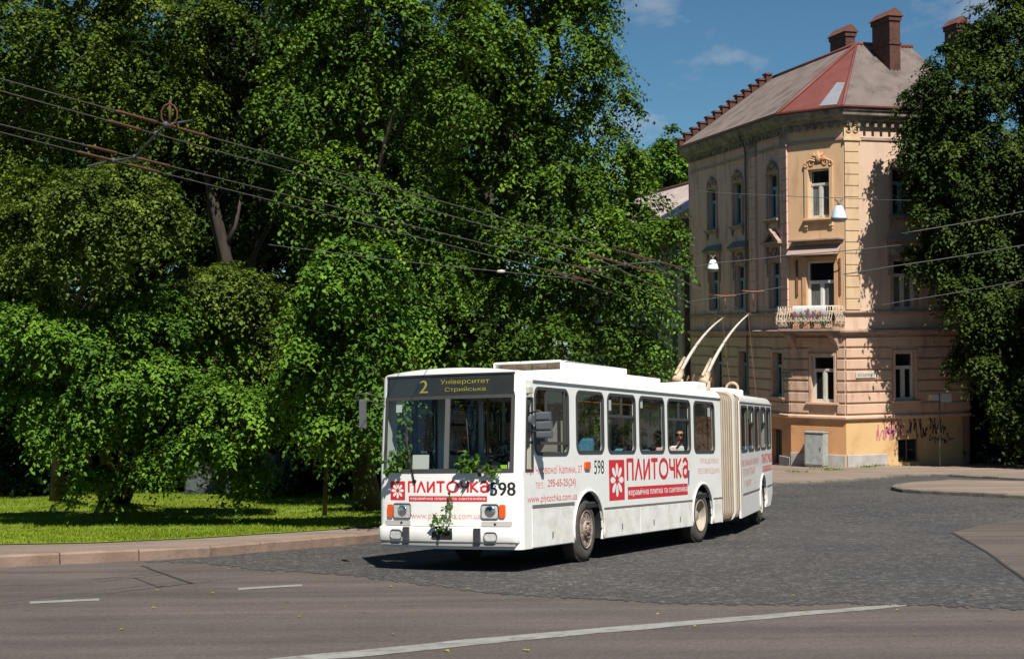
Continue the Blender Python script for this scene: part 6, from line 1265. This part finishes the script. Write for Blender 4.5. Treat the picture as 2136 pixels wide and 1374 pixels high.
def along(P0, P1, px): # point on the wire at photo column px
    lo, hi = -1.5, 2.5
    f = lambda t: (lambda q: 1068 + FPX * q.x / q.y)(P0.lerp(P1, t) if 0 <= t <= 1 else P0 + (P1 - P0) * t)
    for _ in range(50):
        m = (lo + hi) / 2
        if f(m) < px: lo = m
        else: hi = m
    return P0 + (P1 - P0) * lo
bar = lambda P0, P1, x0, x1: (along(P0, P1, x0), along(P0, P1, x1))
junction('rust brown insulated wire junction hanging in front of the left trees', [bar(A0, A1, 245, 335), bar(A0, A1, 350, 440), bar(B0, B1, 230, 300), bar(C0, C1, 185, 250), bar(C0, C1, 290, 360), bar(D0, D1, 165, 240), bar(D0, D1, 270, 340)], [along(A0, A1, 368) + Vector((.15, .2, .1)), along(A0, A1, 350), along(B0, B1, 330), along(C0, C1, 285), along(D0, D1, 240), along(D0, D1, 225) + Vector((-.2, -.1, -.1))], [along(A0, A1, 358), along(A0, A1, 360) + Vector((0, 0, .28))])
junction('rust brown insulated wire junction hanging before the linden at the house', [bar(A0, A1, 1318, 1372), bar(A0, A1, 1380, 1424), bar(B0, B1, 1228, 1300), bar(B0, B1, 1310, 1370), bar(C0, C1, 1196, 1262), bar(D0, D1, 1140, 1190), bar(D0, D1, 1195, 1240)], [along(A0, A1, 1440), along(A0, A1, 1376), along(B0, B1, 1305), along(C0, C1, 1230), along(D0, D1, 1192)], None)
def sp(label, pts, Y, r=.014): return wire(label, [at(px, py, Y + k * .5) for k, (px, py) in enumerate(pts)], r, 0, m_cab2, 'wire', None, 'span_wire', .006)
o = sp('thin span wire with one pale insulator low across the dark trees', [(560, 510), (640, 520), (1045, 566), (1230, 583)], 28, .008); mb = MB(); p = at(1045, 566, 29); mb.ball((p.x, p.y, p.z), (.10, .04, .035), 8); mb.build('insulator', M('porcelain', (.5, .45, .4), rough=.3), o)
sp('span wire with hangers above the current pole tips', [(1440, 629), (1512, 618), (1570, 609), (1640, 597)], 40, .016)
for px, py, dy in ((1512, 618, 26), (1570, 609, 30)):
    mb = MB(); a = at(px, py, 40.5); mb.tube([a + Vector((-.3, 0, .03)), a, a + Vector((.32, 0, .02))], .035, 6); mb.tube([a, at(px + 2, py + dy, 40.5)], .015, 5); o = mb.build('wire_hanger', m_rustd); tag(o, 'dark wire hanger on the span wire nearer the corner' if px > 1540 else 'dark wire hanger on the span wire nearer the grey house', 'wire hanger')
sp('span wire running along the house to the left of the balcony awning', [(1430, 560), (1487, 549), (1640, 533), (1880, 511)], 46, .016)
sp('topmost dark span wire at the right in front of the big tree', [(1880, 487), (2136, 441), (2300, 412)], 46, .020); sp('middle dark span wire at the right in front of the big tree', [(1760, 572), (1857, 556), (2136, 511), (2300, 484)], 46, .018); sp('lowest dark span wire at the right in front of the big tree', [(1840, 636), (1882, 628), (2110, 589), (2300, 556)], 46, .014)
sp('faint span wire carrying the blue white lamp across the upper storey', [(1440, 398), (1625, 408), (1752, 413), (1900, 418)], 48, .010)
# lamps
m_lamp = M('lamp_enamel', (.50, .60, .75), (.7, .74, .8), scale=3, rough=.3, coat=.5); m_lampw = M('lamp_white', (.85, .85, .85), rough=.3)
def lamp(px, py, Y, rad, label, mat):
    p = at(px, py, Y); root = empty('street_lamp', p, label, 'street lamp'); T = Matrix.Translation(p); k = rad / .26; f = lambda x, y, h: (x * k, y * k, h * k)
    mb = MB(T); mb.lathe([(.05, .44), (.10, .43), (.14, .38), (.19, .26), (.23, .14), (.25, .06), (.265, .0), (.24, .0), (.2, .12), (.1, .33)], f, 24); mb.build('lamp_shade', mat, root)
    mb = MB(T); mb.lathe([(.24, .01), (.22, -.06), (.14, -.10), (0, -.11)], f, 20); mb.build('diffuser', M('lamp_glass', (.45, .42, .36), rough=.2) if 'lamp_glass' not in bpy.data.materials else bpy.data.materials['lamp_glass'], root)
    mb = MB(T); mb.tube([f(0, 0, .42), f(0, 0, .56)], .05 * k, 8); mb.tube([f(-.13, 0, .64), f(0, 0, .54), f(.13, 0, .64)], .03 * k, 6); mb.build('hanger', m_pipe, root)
lamp(1750, 457, 48, .27, 'blue white bell shaped lamp hanging before the upper corner window', m_lamp); lamp(1487, 562, 47, .19, 'small bright white lamp hanging before the shaded house wall', m_lampw)
# road sign in the shade
b = at(1960, 900, 66.2); b.z = gz(66.2) + .09; root = empty('road_sign', b, 'grey backed road sign on a thin post by the shaded house wall', 'road sign'); zt = at(1960, 820, b.y).z; mb = MB(); mb.tube([b + Vector((0, 0, -.1)), Vector((b.x, b.y, zt))], .035, 8); mb.build('post', m_pipe, root)
m_sgn = M('sign_back', (.34, .36, .37), rough=.5, metal=.2); pz = zt - .2
mb = MB(); mb.rbox((b.x + .04, b.y - .055, pz - .2), (b.x + .55, b.y - .04, pz + .18), .04); mb.build('sign_plate', m_sgn, root); mb = MB(); mb.rbox((b.x - .52, b.y - .055, pz - .12), (b.x - .03, b.y - .04, pz + .14), .03); q = mb.build('sign_plate', m_sgn, root); mb = MB(); mb.prism([(b.x - .40, pz - .04), (b.x - .29, pz + .06), (b.x - .40, pz + .16), (b.x - .51, pz + .06)], lambda x, z, h: (x, b.y - .056 - h, z), 0, .008); mb.build('yellow_diamond', M('sign_yellow', (.7, .42, .02), rough=.4), q)
wd = [(G(px, py, .1), k) for px, py, k in ((1718, 979, .3), (1735, 981, .25), (1848, 972, .5), (1862, 970, .4), (1958, 968, .35), (1668, 985, .3), (1812, 975, .25))]
Pw = np.concatenate([np.array(p) + rs.normal(size=(70, 3)) * [k, .12, .0] for p, k in wd]); n = len(Pw); Pw[:, 2] += .0; V = leaf_arrays(Pw, unit(np.column_stack([rs.normal(size=(n, 2)) * .6, np.ones(n)])), unit(rs.normal(size=(n, 3))), .07 + .10 * rs.rand(n), rs, .25); me = mesh_from_quads('weeds', V, rs.rand(n), m_l3); o = bpy.data.objects.new('weeds', me); COL.objects.link(o); tag(o, 'weeds growing along the foot of the corner house', 'weeds', kind='stuff')

# a few fallen leaves
n = 40; P = []
for i in range(n): p = G(rs.uniform(250, 2100), rs.uniform(1120, 1360), .012); P.append(p)
P = np.array(P + [G(815, 1222, .012), G(1560, 1140, .016), G(816, 1223, .012)]); n = len(P); V = leaf_arrays(P, unit(np.column_stack([rs.normal(size=(n, 2)), np.full(n, .05)])), np.tile([0, 0, 1.], (n, 1)), .04 + .04 * rs.rand(n), rs, .6); me = mesh_from_quads('fallen_leaves', V, rs.rand(n), leaf_mat('fallen_leaf', (.12, .10, .05), (.25, .2, .04), (.5, .42, .03), .1)); o = bpy.data.objects.new('fallen_leaves', me); COL.objects.link(o); tag(o, 'scattered small fallen leaves lying on the road', 'leaves', kind='stuff')
print('leaves', LEAFCNT)
